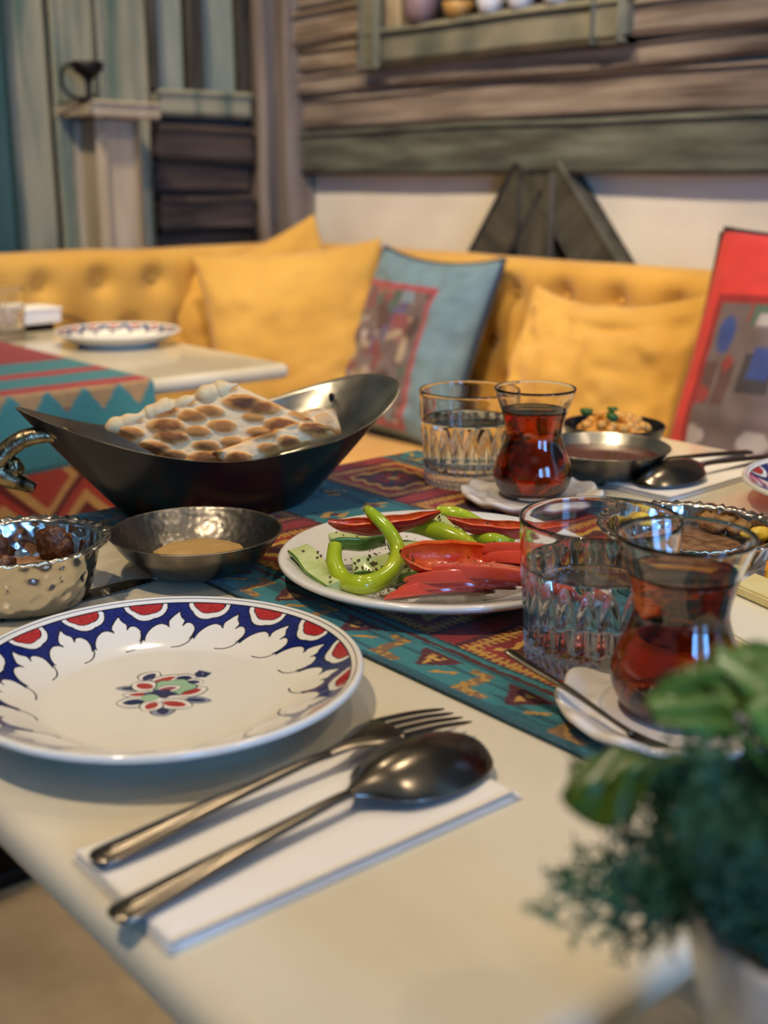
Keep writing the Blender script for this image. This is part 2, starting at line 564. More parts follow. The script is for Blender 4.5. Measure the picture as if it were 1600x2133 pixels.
# framed wall niche above
fr = empty('niche_frame', (-1.79, YR - .02, 1.225), label='green-tinged rough wooden frame of the wall niche above the sofa', cat='frame')
plank('rail', -.37, .37, -.06, .03, 0, .078, 'x', fr, M['wood_frame'], .006, 50, 30)
plank('stile', -.37, -.295, -.065, .03, .0, .8, 'z', fr, M['wood_frame'], .005, 51, 20)
plank('stile', .285, .37, -.065, .03, .0, .8, 'z', fr, M['wood_frame'], .005, 52, 20)
plank('inner_stile', -.295, -.245, -.045, .03, .078, .8, 'z', fr, M['wood_frame_light'], .003, 53, 20)
plank('rail', -.37, .37, -.06, .03, .8, .87, 'x', fr, M['wood_frame'], .006, 54, 30)
put('backing', box('backing', -.245, .285, .0, .035, .078, .8), M['niche'], fr)


def jar(name, loc, prof, mat, label, cat):
    o = put(name, lathe(name, prof, 32), mat, None, loc)
    return tag(o, label, cat)


zn = 1.304
cup = [(.014, 0), (.022, .002), (.028, .02), (.03, .045), (.027, .046), (.02, .01), (0.001, .008)]
jar('clay_jar', (-1.97, YR - .060, zn), [(.02, 0), (.034, .015), (.036, .04), (.028, .065), (.024, .075), (.021, .07), (.001, .02)], M['mauve'], 'mauve clay jar in the wall niche', 'jar')
jar('ochre_bowl', (-1.86, YR - .058, zn), [(.016, 0), (.027, .01), (.033, .03), (.030, .03), (.018, .01), (.001, .008)], M['ochre'], 'ochre glazed bowl in the wall niche', 'bowl')
for i, xx in enumerate((-1.77, -1.69, -1.60)):
    jar('white_cup', (xx, YR - .056, zn), cup, M['shelfwhite'],
        ('white enamel cup in the niche next to the ochre bowl', 'white enamel cup in the niche, middle of the three cups', 'white enamel cup in the niche nearest its right stile')[i], 'cup')['group'] = 'enamel cups in the niche'

# left wall: green planks, shutters, logs, corner post
edges = [.50, .60, .70, .80, .90, 1.0, 1.085, 1.19, 1.30, 1.43]
for i in range(len(edges) - 1):
    m = M['wood_teal'] if i == 5 else M['wood_green']
    plank('plank', XL - .02, XL + .03 + .01 * (i % 2) + (.03 if i == 5 else 0), edges[i] + .003, edges[i + 1] - .003, .3, 2.2, 'z', wall_left, m, .006, 60 + i, 30)
put('panel_field', box('panel_field', XL - .02, XL + .01, -2.5, .5, .3, 2.2), M['wood_green'], wall_left)
plank('lintel_rail', XL - .02, XL + .05, 1.435, 1.69, 1.135, 1.192, 'y', wall_left, M['wood_green'], .005, 80, 14)
for i, (a, b) in enumerate(((1.445, 1.525), (1.572, 1.665))):
    plank('shutter_panel', XL - .02, XL + .02, a, b, 1.194, 2.1, 'z', wall_left, M['wood_sage'], .003, 82 + i, 16)
for i, (a, b) in enumerate(((1.43, 1.448), (1.53, 1.568), (1.668, 1.69))):
    plank('shutter_stile', XL - .02, XL + .04, a, b, 1.194, 2.1, 'z', wall_left, M['wood_brace'], .003, 85 + i, 16)
z = .48
for i in range(8):
    h = (.075, .09, .068, .085)[i % 4]
    if z + h > 1.133:
        h = 1.133 - z
    plank('log', XL - .02, XL + .035 + .018 * (i % 2), 1.432, 1.69, z, z + h - .003, 'y', wall_left, M['wood_dark'], .010, 90 + i, 14)
    z += h
plank('corner_post', XL - .02, XL + .085, 1.69, YR - .003, .2, 2.7, 'z', wall_left, M['wood_post'], .012, 99, 40)
plank('corner_strip', XL + .087, XL + .125, 1.735, YR - .003, .2, 2.7, 'z', wall_left, M['wood_post'], .006, 100, 40)

pil = empty('wooden_pillar', (-2.44, 1.27, 0), label='pale square wooden pillar with a capital before the green planks', cat='pillar')
plank('shaft', -.065, .065, -.048, .058, .0, 1.117, 'z', pil, M['wood_pale'], .004, 110, 30)
plank('capital', -.088, .098, -.075, .085, 1.117, 1.152, 'y', pil, M['wood_pale'], .004, 111, 14)
lam = empty('iron_candleholder', (-2.43, 1.235, 1.153), label='small black iron candleholder standing on the pillar', cat='candleholder')
put('stem', lathe('stem', [(.022, 0), (.02, .006), (.007, .012), (.006, .035), (.012, .048)], 20), M['iron'], lam)
put('cup', lathe('cup', [(.008, .044), (.03, .06), (.034, .078), (.03, .078), (.01, .056)], 24), M['iron'], lam)
put('handle', tube('handle', [(0, -.03, .07), (0, -.052, .066), (0, -.06, .04), (0, -.048, .012), (0, -.02, .004)], [.004] * 5, 24, 8), M['iron'], lam)

# ------------------------------------------------------------------ sofa
def tufted_back(name, L, z0, z1, depth, buttons, seed):
    """back cushion: length along x, front face towards -y, button dimples"""
    nx, nt = int(L / .015), 46
    xs = np.linspace(0, L, nx)
    t = np.linspace(0, 1, nt)
    hz = z1 - z0
    rad = depth * .5
    # cross-section from front bottom, up, over the top and down the back
    ys, zs, w = [], [], []
    for tt in t:
        if tt < .6:
            q = tt / .6
            ys.append(-depth / 2)
            zs.append(z0 + q * (hz - rad))
            w.append(1.0)
        elif tt < .85:
            a = (tt - .6) / .25 * PI
            ys.append(-math.cos(a) * depth / 2)
            zs.append(z1 - rad + math.sin(a) * rad)
            w.append(.5 + .5 * math.cos(a))
        else:
            q = (tt - .85) / .15
            ys.append(depth / 2)
            zs.append(z1 - rad - q * (hz - rad))
            w.append(0)
    ys, zs, w = np.array(ys), np.array(zs), np.array(w)
    X, Y = np.meshgrid(xs, ys, indexing='ij')
    _, Z = np.meshgrid(xs, zs, indexing='ij')
    _, W = np.meshgrid(xs, w, indexing='ij')
    d = np.zeros_like(X)
    for (bx, bz) in buttons:
        r2 = (X - bx) ** 2 + (Z - bz) ** 2
        d += .034 * np.exp(-r2 / (2 * .017 ** 2)) + .016 * np.exp(-r2 / (2 * .05 ** 2))
    d += .010 * vnoise(X * 9 + seed, Z * 14, seed) - .004
    Y = Y + d * W * .9
    Z = Z - .012 * (1 - W) * 0 + .006 * vnoise(X * 7 + 3, Y * 0 + seed, seed) * (Z > z1 - rad)
    return mesh_np(name, np.stack([X, Y, Z], -1).reshape(-1, 3), grid_quads(nx, nt))


def cushion_block(name, x0, x1, y0, y1, z0, z1, r):
    me = box(name, x0, x1, y0, y1, z0, z1, r, 6)
    return me


sofa = empty('corner_sofa', (0, 0, 0), label='mustard yellow corner sofa with button-tufted back along both walls', cat='sofa')
put('seat', cushion_block('seat', -2.25, .75, 1.10, 1.755, .24, .495, .05), M['mustard'], sofa)
put('seat', cushion_block('seat', -2.36, -1.86, -.35, 1.755, .24, .495, .05), M['mustard'], sofa)
put('base', box('base', -1.92, .72, 1.16, 1.74, 0.02, .24, .01), M['wood_brace'], sofa)
put('base', box('base', -2.34, -1.92, -.33, 1.74, 0.02, .24, .01), M['wood_brace'], sofa)
Lr = 3.1
bts = []
kx = .105
row = 0
for zz in (.785, .69, .60):
    xx = (0.045 if row % 2 else 0.0)
    xx0 = (-1.482 + 2.36) % .127 + (.0635 if row % 2 else 0)
    while xx0 < Lr:
        bts.append((xx0, zz))
        xx0 += .127
    row += 1
sb = put('backrest', tufted_back('backrest', Lr, .46, .848, .11, bts, 3), M['mustard'], sofa, (-2.36, YR - .115, 0))
btn = lathe('button', [(.0001, -.004), (.007, -.003), (.009, 0), (.007, .003), (.0001, .004)], 12, cap0=False)
for (bx, bz) in bts:
    if bx - 2.36 < -.6:
        put('button', btn, M['mustard'], sofa, (bx - 2.36, YR - .115 - .055 + .043, bz), (PI / 2, 0, 0))
btl = [(x_ * .127 + .06 + (.0635 if k_ else 0), zz) for k_, zz in enumerate((.79, .69)) for x_ in range(15)]
lb = put('backrest', tufted_back('backrest', 1.95, .46, .852, .11, btl, 5), M['mustard'], sofa, (XL + .232, -.3, 0), (0, 0, PI / 2))
for (bx, bz) in btl:
    if bx > 1.0:
        put('button', btn, M['mustard'], sofa, (XL + .232 + .055 - .043, -.3 + bx, bz), (0, PI / 2, 0))


# ------------------------------------------------------------------ cushions
def pillow_mesh(name, W, H, T, colfun=None, n=64, wr=.006, seed=0, ear=.09, sag=0.0):
    """W, H half sizes in x and z, T half thickness in y (front = -y)"""
    u = np.linspace(-1, 1, n)
    U, Vv = np.meshgrid(u, u, indexing='ij')
    # rounder spacing towards the edge
    Us, Vs = np.sin(U * PI / 2), np.sin(Vv * PI / 2)
    px = W * Us * (1 - ear * (1 - Vs ** 2) * np.abs(Us))
    pz = H * Vs * (1 - ear * (1 - Us ** 2) * np.abs(Vs))
    pz = pz - sag * H * (1 - Us ** 2) * (Vs > 0) * Vs
    th = T * np.power(np.clip((1 - Us ** 2) * (1 - Vs ** 2), 0, 1), .42)
    edge = np.clip((1 - Us ** 2) * (1 - Vs ** 2) * 6, 0, 1)
    wrk = wr * edge * ((vnoise(Us * 3 + seed, Vs * 5, seed) - .5) * 2 + (vnoise(Us * 7 + seed, Vs * 9, seed + 1) - .5))
    front = np.stack([px, -th + wrk, pz], -1).reshape(-1, 3)
    back = np.stack([px, th, pz], -1).reshape(-1, 3)
    Q = grid_quads(n, n)
    Q2 = Q[:, ::-1] + n * n
    V = np.vstack([front, back])
    col = None
    if colfun is not None:
        c = colfun(Us.ravel(), Vs.ravel())
        cb = np.tile(colfun(np.array([.98]), np.array([.98])), (n * n, 1))
        col = np.vstack([c, cb])
    return mesh_np(name, V, Q, col) if False else mesh_np(name, V, np.vstack([Q, Q2]), col)


def outline(W, H, ear, sag=0.0, n=30):
    pts = []
    for s in range(4):
        for i in range(n):
            t = -1 + 2 * i / n
            u, v = ((t, -1), (1, t), (-t, 1), (-1, -t))[s]
            x = W * u * (1 - ear * (1 - v * v) * abs(u))
            z = H * v * (1 - ear * (1 - u * u) * abs(v)) - (sag * H * (1 - u * u) * v if v > 0 else 0)
            pts.append((x, 0, z))
    return pts + [pts[0]]


def embroidered(base, rim, seed, split, palette, top_white=False):
    rects = []
    rr = random.Random(seed)
    for i in range(70):
        cx, cz = rr.uniform(split[0], split[1]), rr.uniform(split[2], split[3])
        rects.append((cx, cz, rr.uniform(.03, .14), rr.uniform(.03, .14), rr.choice(palette), rr.random()))

    def f(u, v):
        c = np.tile(C3(*base), (len(u), 1))
        shade = vnoise(u * 9, v * 9, seed)[:, None] * .25 + .87
        ins = (u > split[0]) & (u < split[1]) & (v > split[2]) & (v < split[3])
        c[ins] = C3(*rim)
        i2 = (u > split[0] + .06) & (u < split[1] - .06) & (v > split[2] + .06) & (v < split[3] - .06)
        c[i2] = C3(112, 96, 92)
        for (cx, cz, hw, hh, pc, rd) in rects:
            k = i2 & (np.abs(u - cx) < hw) & (np.abs(v - cz) < hh)
            if rd > .6:
                k = i2 & (((u - cx) / hw) ** 2 + ((v - cz) / hh) ** 2 < 1)
            c[k] = C3(*pc)
        return c * shade
    return f


def pillow(name, loc, W, H, T, lean, yaw, roll, label, colfun=None, mat=None, pip=None, n=64, seed=0, ear=.09, group='scatter cushions on the corner sofa', wr=.006, sag=0.0):
    """loc is the middle of the bottom edge; lean tips the top backwards"""
    r = empty(name, loc, 0, label, 'cushion', group)
    r.rotation_mode = 'XYZ'
    m = Matrix.Rotation(yaw, 4, 'Z') @ Matrix.Rotation(-lean, 4, 'X') @ Matrix.Rotation(roll, 4, 'Y')
    r.rotation_euler = m.to_euler()
    me = pillow_mesh(name, W, H, T, colfun, n, wr, seed, ear, sag)
    c = put('cover', me, mat or M['mustard'], r, (0, 0, H * (1 - .0)))
    if pip:
        put('piping', tube('piping', outline(W, H, ear, sag), [.006] * 121, 240, 8, cap=False), pip, r, (0, 0, H))
    return r


yel_grp = 'plain mustard cushions'
pillow('sofa_cushion', (-2.12, 1.555, .485), .20, .20, .06, math.radians(12), math.radians(58), math.radians(-22),
       'plain mustard cushion tucked behind another in the sofa corner', seed=2, group=yel_grp)
pillow('sofa_cushion', (-1.95, 1.45, .512), .20, .185, .08, math.radians(20), math.radians(60), math.radians(-5),
       'plain mustard cushion standing in the sofa corner beside the blue cushion', seed=4, group=yel_grp)
pal1 = [(150, 140, 138), (128, 72, 70), (92, 66, 58), (78, 96, 84), (96, 86, 118), (166, 148, 120), (122, 140, 150), (140, 96, 84), (80, 62, 56), (180, 170, 166)]
pillow('sofa_cushion', (-1.775, 1.50, .50), .165, .19, .06, math.radians(22), math.radians(4), math.radians(2),
       'blue-grey cushion with a red-edged embroidered townscape', embroidered((112, 138, 148), (160, 72, 76), 5, (-.95, .42, -.95, .62), pal1),
       M['cloth'], M['piping_navy'], 140, 5, ear=.06, group='embroidered cushions', sag=.06)
pillow('sofa_cushion', (-1.25, 1.43, .495), .185, .182, .07, math.radians(26), math.radians(3), math.radians(-2),
       'plain mustard cushion lying before the tufted back right of the blue cushion', seed=9, group=yel_grp, wr=.012, sag=.12)
pal2 = [(176, 166, 158), (60, 76, 132), (150, 60, 54), (110, 120, 128), (84, 104, 88), (96, 68, 60), (190, 184, 178), (120, 76, 70), (66, 60, 58)]
pillow('sofa_cushion', (-.81, 1.38, .497), .225, .225, .07, math.radians(20), math.radians(4), math.radians(1),
       'red cushion with an embroidered street scene at the right end of the sofa', embroidered((214, 60, 48), (150, 40, 36), 8, (-.84, .84, -.9, .56), pal2),
       M['cloth'], M['piping_black'], 140, 6, ear=.05, group='embroidered cushions')


# ------------------------------------------------------------------ tables
def slab(name, x0, x1, y0, y1, z1, th):
    """stone top with a full bullnose edge"""
    bm = bmesh.new()
    bmesh.ops.create_cube(bm, size=1)
    for v in bm.verts:
        v.co = ((x0 + x1) / 2 + v.co.x * (x1 - x0), (y0 + y1) / 2 + v.co.y * (y1 - y0), z1 - th / 2 + v.co.z * th)
    vert = [e for e in bm.edges if abs(e.verts[0].co.z - e.verts[1].co.z) > th * .5]
    bmesh.ops.bevel(bm, geom=vert, offset=.012, segments=5, affect='EDGES', profile=.5)
    hor = [e for e in bm.edges if abs(e.verts[0].co.z - e.verts[1].co.z) < 1e-6 and len(e.link_faces) == 2 and e.calc_face_angle(0) > .5]
    bmesh.ops.bevel(bm, geom=hor, offset=th * .46, segments=6, affect='EDGES', profile=.5)
    me = bpy.data.meshes.new(name)
    bm.to_mesh(me)
    bm.free()
    me.polygons.foreach_set('use_smooth', [True] * len(me.polygons))
    try:
        me.set_sharp_from_angle(angle=math.radians(35))
    except Exception:
        pass
    return me


def table(x0, x1, y0, y1, label, zt=.75, base_h=.125):
    cx, cy = (x0 + x1) / 2, (y0 + y1) / 2
    r = empty('dining_table', (cx, cy, 0), 0, label, 'table', 'cream stone tables')
    put('tabletop', slab('tabletop', x0 - cx, x1 - cx, y0 - cy, y1 - cy, zt, .021), M['marble'], r)
    put('pedestal', box('pedestal', -.035, .035, -.035, .035, .03, zt - .045, .006), M['black_metal'], r)
    put('base_plate', box('base_plate', -base_h, base_h, -.24, .24, .003, .03, .006), M['black_metal'], r)
    put('bracket', box('bracket', -.16, .16, -.2, .2, zt - .045, zt - .0215, .004), M['black_metal'], r)
    return r


table(-.804, -.196, .1565, .957, 'cream stone table laid with the wok of bread and the salad')
table(-.180, .42, .1565, .957, 'cream stone table end carrying the herb pot in the near corner', .7425)
table(-1.94, -1.333, .1565, .957, 'cream stone table in the back with its runner hanging over the edge')


# ------------------------------------------------------------------ woven runners
def kilim_colour(X, Wd):
    """X along the runner, Wd across from the near edge (metres, width .349)"""
    n = len(X)
    TEAL, TEALD, RED, MAR, GOLD, NAVY, BRN = C3(52, 128, 132), C3(34, 92, 100), C3(152, 34, 18), C3(88, 20, 14), C3(206, 158, 62), C3(34, 34, 52), C3(128, 92, 52)
    jx = X + (vnoise(X * 700, Wd * 700, 3) - .5) * .0022
    jw = Wd + (vnoise(X * 600, Wd * 600, 4) - .5) * .0016
    m = np.minimum(jw, .349 - jw)            # distance from the nearer long edge
    c = np.tile(RED, (n, 1))
    c[vnoise(X * 30, Wd * 90, 5) > .55] = RED * .72
    # red bands: stepped frames with combed outlines
    ctr = .0875
    P = .118
    s = (jx / P) % 1.0
    dx, dw = np.abs(s - .5) * P, np.abs(m - ctr)
    d = np.maximum(dx, dw * 1.05)
    band = (m > .044) & (m < .131)
    comb = (np.floor((np.where(dx > dw, m, jx)) / .0024) % 2) == 0
    k = band & (d > .0405) & (d < .0425)
    c[k] = GOLD
    k = band & (d > .0365) & (d < .0465) & comb & ~((d > .0405) & (d < .0425))
    c[k] = GOLD * .9
    k = band & (d > .047) & (d < .0505)
    c[k] = MAR * .7
    zig = .021 + .006 * (np.abs(((jx + jw * .7) / .018) % 1 - .5) * 2)
    k = band & (d < zig + .006) & (d > zig)
    c[k] = GOLD
    k = band & (d < zig)
    c[k] = MAR
    k = band & (d < .014)
    c[k] = RED
    k = band & (np.abs(dx - dw) < .0028) & (d < .020)
    c[k] = NAVY
    k = band & (d < .0045)
    c[k] = GOLD
    # dark lines beside the bands
    c[(m > .039) & (m <= .044)] = TEAL
    c[(m > .036) & (m <= .039)] = MAR
    c[(m > .0425) & (m <= .0445)] = TEALD * .6
    c[(m > .131) & (m <= .134)] = MAR
    # centre stripe
    k = m > .134
    c[k] = TEAL
    c[k & (vnoise(X * 16, Wd * 200, 9) > .6)] = TEALD
    s2 = (jx / .052) % 1.0
    dd = np.abs(s2 - .5) * .052 + np.abs(m - .155) * .8
    c[k & (dd < .011) & (vnoise(X * 220, Wd * 220, 6) > .35)] = GOLD
    c[k & (dd < .0045)] = MAR
    # border: hooks in brown and gold with little red and gold triangles
    k = m <= .036
    c[k] = TEAL
    c[k & (vnoise(X * 14, Wd * 260, 8) > .58)] = TEALD
    c[k & (m < .003)] = TEALD * .7
    P3 = .064
    t3 = (jx / P3) % 1.0
    a = (t3 - .5) * P3
    dot = vnoise(X * 420, Wd * 420, 11) > .42
    hook = (np.abs(a + .021) < .0035) & (m > .006) & (m < .031)
    hook |= (np.abs(m - .0085) < .003) & (a > -.0245) & (a < -.004)
    hook |= (np.abs(m - .0285) < .0025) & (a > -.034) & (a < -.018)
    c[k & hook & dot] = BRN * 1.15
    c[k & hook & ~dot] = GOLD * .8
    tri = (m > .012) & (m < .031) & (np.abs(a - .008) < (m - .010) * .75)
    c[k & tri] = MAR
    tri2 = (m > .015) & (m < .028) & (np.abs(a - .008) < (m - .014) * .45)
    c[k & tri2 & dot] = GOLD
    st = (np.abs(a - .024) < .005) & (np.abs(m - .016 - (a - .024) * .8) < .0022)
    c[k & st] = GOLD * .85
    # uneven yarn
    c = c * (.82 + .36 * vnoise(X * 1300, Wd * 1300, 12))[:, None]
    return c


def runner_mesh(name, x_end, x_far, y0, y1, hang, step, zt, colfun, flip=False):
    """strip lying on the table from x_far to the table end x_end and hanging over it; flip: the end faces +x"""
    sgn = 1 if flip else -1
    flat = abs(x_far - x_end)
    rad = .006
    arc = rad * PI / 2
    tot = flat + arc + hang
    ns, nw = int(tot / step), int((y1 - y0) / step)
    s = np.linspace(0, tot, ns)
    x = np.where(s < flat, 0, np.where(s < flat + arc, np.sin(np.clip((s - flat) / rad, 0, PI / 2)) * rad, rad))
    x = x_far + sgn * (np.minimum(s, flat) + x)
    zz = np.where(s < flat, zt, np.where(s < flat + arc, zt - rad + np.cos(np.clip((s - flat) / rad, 0, PI / 2)) * rad, zt - rad - (s - flat - arc)))
    wv = np.linspace(0, y1 - y0, nw)
    S, Wd = np.meshgrid(s, wv, indexing='ij')
    X = np.repeat(x[:, None], nw, 1)
    Z = np.repeat(zz[:, None], nw, 1) + .0006 * vnoise(S * 40, Wd * 40, 2)
    hangmask = np.clip((S - flat - arc) / .05, 0, 1)
    X = X + sgn * hangmask * (.006 * np.sin(Wd * 40) + .006)
    Y = y0 + Wd
    V = np.stack([X, Y, Z], -1).reshape(-1, 3)
    c = colfun((tot - S).ravel(), Wd.ravel())
    Q = grid_quads(ns, nw)
    if not flip:
        Q = Q[:, ::-1]
    # thickness: a skirt round the outline plus an underside
    V2 = V.copy()
    nrm = np.zeros((ns, nw, 3))
    th = .0016
    on_top = (S < flat + arc * .5)
    nrm[..., 2] = np.where(on_top, -th, 0)
    nrm[..., 0] = np.where(on_top, 0, -sgn * th)
    return V, Q, c, ns, nw, nrm.reshape(-1, 3)


def runner(label, *a, **k):
    V, Q, c, ns, nw, nr = runner_mesh('runner', *a, **k)
    N = len(V)
    idx = np.arange(N).reshape(ns, nw)
    ring = np.concatenate([idx[0, :], idx[1:, -1], idx[-1, -2::-1], idx[-2:0:-1, 0]])
    Vs = np.vstack([V, (V + nr)[ring]])
    m = len(ring)
    i0 = ring
    i1 = np.roll(ring, -1)
    j0 = N + np.arange(m)
    j1 = N + (np.arange(m) + 1) % m
    sk = np.stack([i0, i1, j1, j0], -1)
    me = mesh_np('runner', Vs, np.vstack([Q, sk]), np.vstack([c, c[ring]]))
    o = put('table_runner', me, M['kilim'])
    return tag(o, label, 'runner', 'woven table runners')


def kilim_end(X, Wd):
    """end of the other runner: X = distance from its hanging hem"""
    TEAL, TEALD, RED, MAR, GOLD, DUN = C3(62, 134, 136), C3(40, 100, 106), C3(178, 56, 34), C3(110, 26, 18), C3(206, 150, 80), C3(176, 140, 96)
    h = X - .30                              # 0 at the table edge, negative hanging
    c = np.tile(TEAL, (len(X), 1))
    s = np.abs((Wd / .047) % 1 - .5) * 2
    k = (h > .008 - .030 * (1 - s)) & (h < .010)
    c[k] = DUN
    c[k & (vnoise(Wd * 40, X * 40, 3) > .6)] = C3(150, 84, 60)
    c[(h > .010) & (h < .045)] = RED
    c[(h > .045) & (h < .115)] = TEAL
    c[(h > .115) & (h < .155)] = RED
    c[(h > .155) & (h < .24)] = TEAL
    c[(h > .24)] = RED * .8
    k = h < -.085
    P = .11
    d = np.abs((Wd / P) % 1 - .5) * P + np.abs(((X + .02) / P) % 1 - .5) * P
    c[k] = RED
    c[k & (d > .02) & (d < .036)] = GOLD
    c[k & (d < .020)] = MAR
    c[k & (d > .062) & (d < .075)] = GOLD
    c[k & (d > .05) & (d < .062)] = MAR
    c[(h < -.08) & (h > -.088)] = TEALD
    return c * (.85 + .3 * vnoise(X * 600, Wd * 600, 12))[:, None]


runner('red and teal woven runner lying under the salad plate', -.806, -.2, .371, .720, .10, .00095, .7522, kilim_colour)
runner('woven runner hanging over the far table edge with teal band and red diamonds', -1.331, -1.95, .36, .737, .30, .003, .7522, kilim_end, flip=True)


# ------------------------------------------------------------------ painted plates
def seg_dist(px, py, poly, closed=False):
    d = np.full(px.shape, 1e9)
    n = len(poly)
    for i in range(n if closed else n - 1):
        ax, ay = poly[i]
        bx, by = poly[(i + 1) % n]
        vx, vy = bx - ax, by - ay
        t = np.clip(((px - ax) * vx + (py - ay) * vy) / (vx * vx + vy * vy + 1e-12), 0, 1)
        d = np.minimum(d, np.hypot(px - ax - t * vx, py - ay - t * vy))
    return d


def in_poly(px, py, poly):
    r = np.zeros(px.shape, bool)
    n = len(poly)
    for i in range(n):
        ax, ay = poly[i]
        bx, by = poly[(i + 1) % n]
        if ay == by:
            continue
        k = ((ay > py) != (by > py)) & (px < (bx - ax) * (py - ay) / (by - ay) + ax)
        r ^= k
    return r


LOTUS = ([tuple(p) for p in spline([(-21.5, 34), (-20.6, 27), (-18.5, 20.5), (-14.5, 15.6), (-10, 13.2), (-6.5, 13.9), (-4.6, 15.6)], 26)]
         + [tuple(p) for p in spline([(-4.6, 15.6), (-4.9, 12.2), (-2.6, 8.8), (1.0, 5.2)], 12)][1:]
         + [tuple(p) for p in spline([(1.0, 5.2), (1.9, 9.0), (3.9, 11.6), (3.2, 15.0)], 12)][1:]
         + [tuple(p) for p in spline([(3.2, 15.0), (5, 13.1), (8.0, 13.4), (10.4, 16.6), (10.2, 20.2), (8.6, 24.2), (5, 28), (4.5, 34)], 26)][1:])
TAIL = [tuple(p) for p in spline([(10.6, 18.0), (10.3, 22.5), (8.0, 27.0), (3.2, 30.2), (-3.0, 31.0)], 20)]
WHITE, BLUE, REDP, BLK, MINT = C3(238, 232, 216), C3(24, 36, 98), C3(172, 44, 42), C3(16, 18, 30), C3(160, 196, 156)


def border_colour(r, a, a0):
    """r in metres, a angle; lotus border between r = .0925 and .060"""
    per = 2 * PI / 16
    c = np.tile(WHITE, (len(r), 1))
    b = (.0925 - r) * 1000
    s = -(a - a0) / per                     # runs clockwise
    Af = ((s + .5) % 1.0 - .5) * 31.4       # from the flower's middle
    Am = ((s) % 1.0 - .5) * 31.4            # from midway between flowers
    inside = (b > 0) & (b < 24)
    white = np.zeros(len(r), bool)
    dl = np.full(len(r), 1e9)
    dt = np.full(len(r), 1e9)
    for sh in (-31.4, 0, 31.4):
        white |= in_poly(Am + sh, b, LOTUS)
        dl = np.minimum(dl, seg_dist(Am + sh, b, LOTUS[1:-1]))
        dt = np.minimum(dt, seg_dist(Am + sh, b, TAIL) + .012 * np.clip(b - 18, 0, 20))
    blue = inside & ~white
    tone = (.75 + .6 * vnoise(a * 60, r * 900, 2))[:, None]
    c[blue] = (BLUE * tone)[blue]
    c[(b > 0) & (b < 24.5) & (dl < .38)] = BLK
    c[(b > 10) & (dt < .55)] = BLK
    th = np.arctan2(b, Af)
    rho = np.hypot(Af / 10.2, b / 10.0) / (.97 + .09 * np.abs(np.sin(th * 2.5)))
    k = (b > 0)
    c[k & (rho < 1.06)] = BLK
    c[k & (rho < .99)] = WHITE
    rho2 = np.hypot(Af / 7.6, b / 6.2) / (.96 + .08 * np.abs(np.sin(th * 2.5)))
    c[k & (rho2 < 1.08)] = BLK
    red = (REDP * (.8 + .5 * vnoise(a * 90, r * 1500, 5))[:, None])
    c[k & (rho2 < 1.0)] = red[k & (rho2 < 1.0)]
    c[(b > -.5) & (b < .35)] = BLK
    c[(b > -2.9) & (b < -2.4)] = BLK * 2.5
    return c


def motif_colour(x, y, c):
    """lotus bouquet in the middle, x to the right and y away, in mm"""
    def petal(cx, cy, L, Wd, ang, fill, core, tip=.0):
        ca, sa = math.cos(ang), math.sin(ang)
        u = ((x - cx) * ca + (y - cy) * sa) / L
        v = (-(x - cx) * sa + (y - cy) * ca) / Wd
        prof = np.clip(1 - np.abs(u) ** 2.2, 0, 1) ** .75 * (1 - .25 * u)
        d = np.abs(v) - prof
        ins = np.abs(u) < 1
        c[ins & (d < .16)] = BLK
        c[ins & (d < .0) & (np.abs(u) < .95)] = C3(*fill)
        if core:
            prof2 = np.clip(1 - np.abs((u + .15) / .75) ** 2.2, 0, 1) ** .75
            k = (np.abs(v) < prof2 * .55) & (np.abs(u + .15) < .75)
            c[k] = C3(*core)
    W_, R_, N_, G_ = (240, 234, 220), (178, 50, 44), (24, 34, 84), (160, 196, 156)
    petal(-13.5, 3.5, 5.0, 2.2, PI - .05, (150, 154, 168), N_)
    petal(14.5, -7.0, 5.0, 2.6, -.15, (150, 154, 168), N_)
    petal(-7.5, 15.0, 5.0, 4.0, 2.2 - PI / 3, W_, N_)
    petal(-10.0, -9.0, 5.5, 4.5, PI + .2, W_, N_)
    petal(3.2, -17.0, 4.0, 4.0, -1.2, (150, 154, 168), N_)
    petal(-1.0, 12.0, 6.8, 3.6, .7, W_, R_)
    petal(-8.5, 6.0, 5.0, 4.6, PI - .5, W_, R_)
    petal(-8.8, -2.0, 6.0, 2.8, PI + .1, W_, R_)
    petal(11.0, 1.0, 6.2, 4.2, .55, W_, R_)
    petal(7.0, -10.5, 6.4, 4.2, -.3, W_, R_)
    petal(-2.2, -12.5, 4.4, 4.0, -1.9, W_, R_)
    petal(6.5, 13.5, 4.2, 3.6, .1, W_, N_)
    petal(10.5, 9.5, 3.6, 3.0, .0, W_, N_)
    g = np.hypot((x - 3.5) / 7.5, (y - 5.0) / 6.5) / (1 + .12 * np.cos(np.arctan2(y - 5, x - 3.5) * 5))
    c[g < 1.08] = BLK
    c[g < 1.0] = MINT
    petal(2.0, 3.5, 4.6, 3.0, .4, W_, (150, 70, 78))
    n_ = np.hypot((x + .5) / 5.6, (y + 1.5) / 3.8) / (1 + .15 * np.cos(np.arctan2(y + 1.5, x + .5) * 6))
    c[n_ < 1] = C3(*N_)
    g2 = np.hypot((x + 4.0) / 3.4, (y + 5.0) / 3.0)
    c[g2 < 1] = MINT
    for k in range(6):
        ang = k * PI / 3
        q = np.hypot((x - 12.5 - 1.7 * math.cos(ang)) / 1.5, (y - 17.5 - 2.2 * math.sin(ang)) / 1.8)
        c[q < 1] = C3(*N_)
    return c


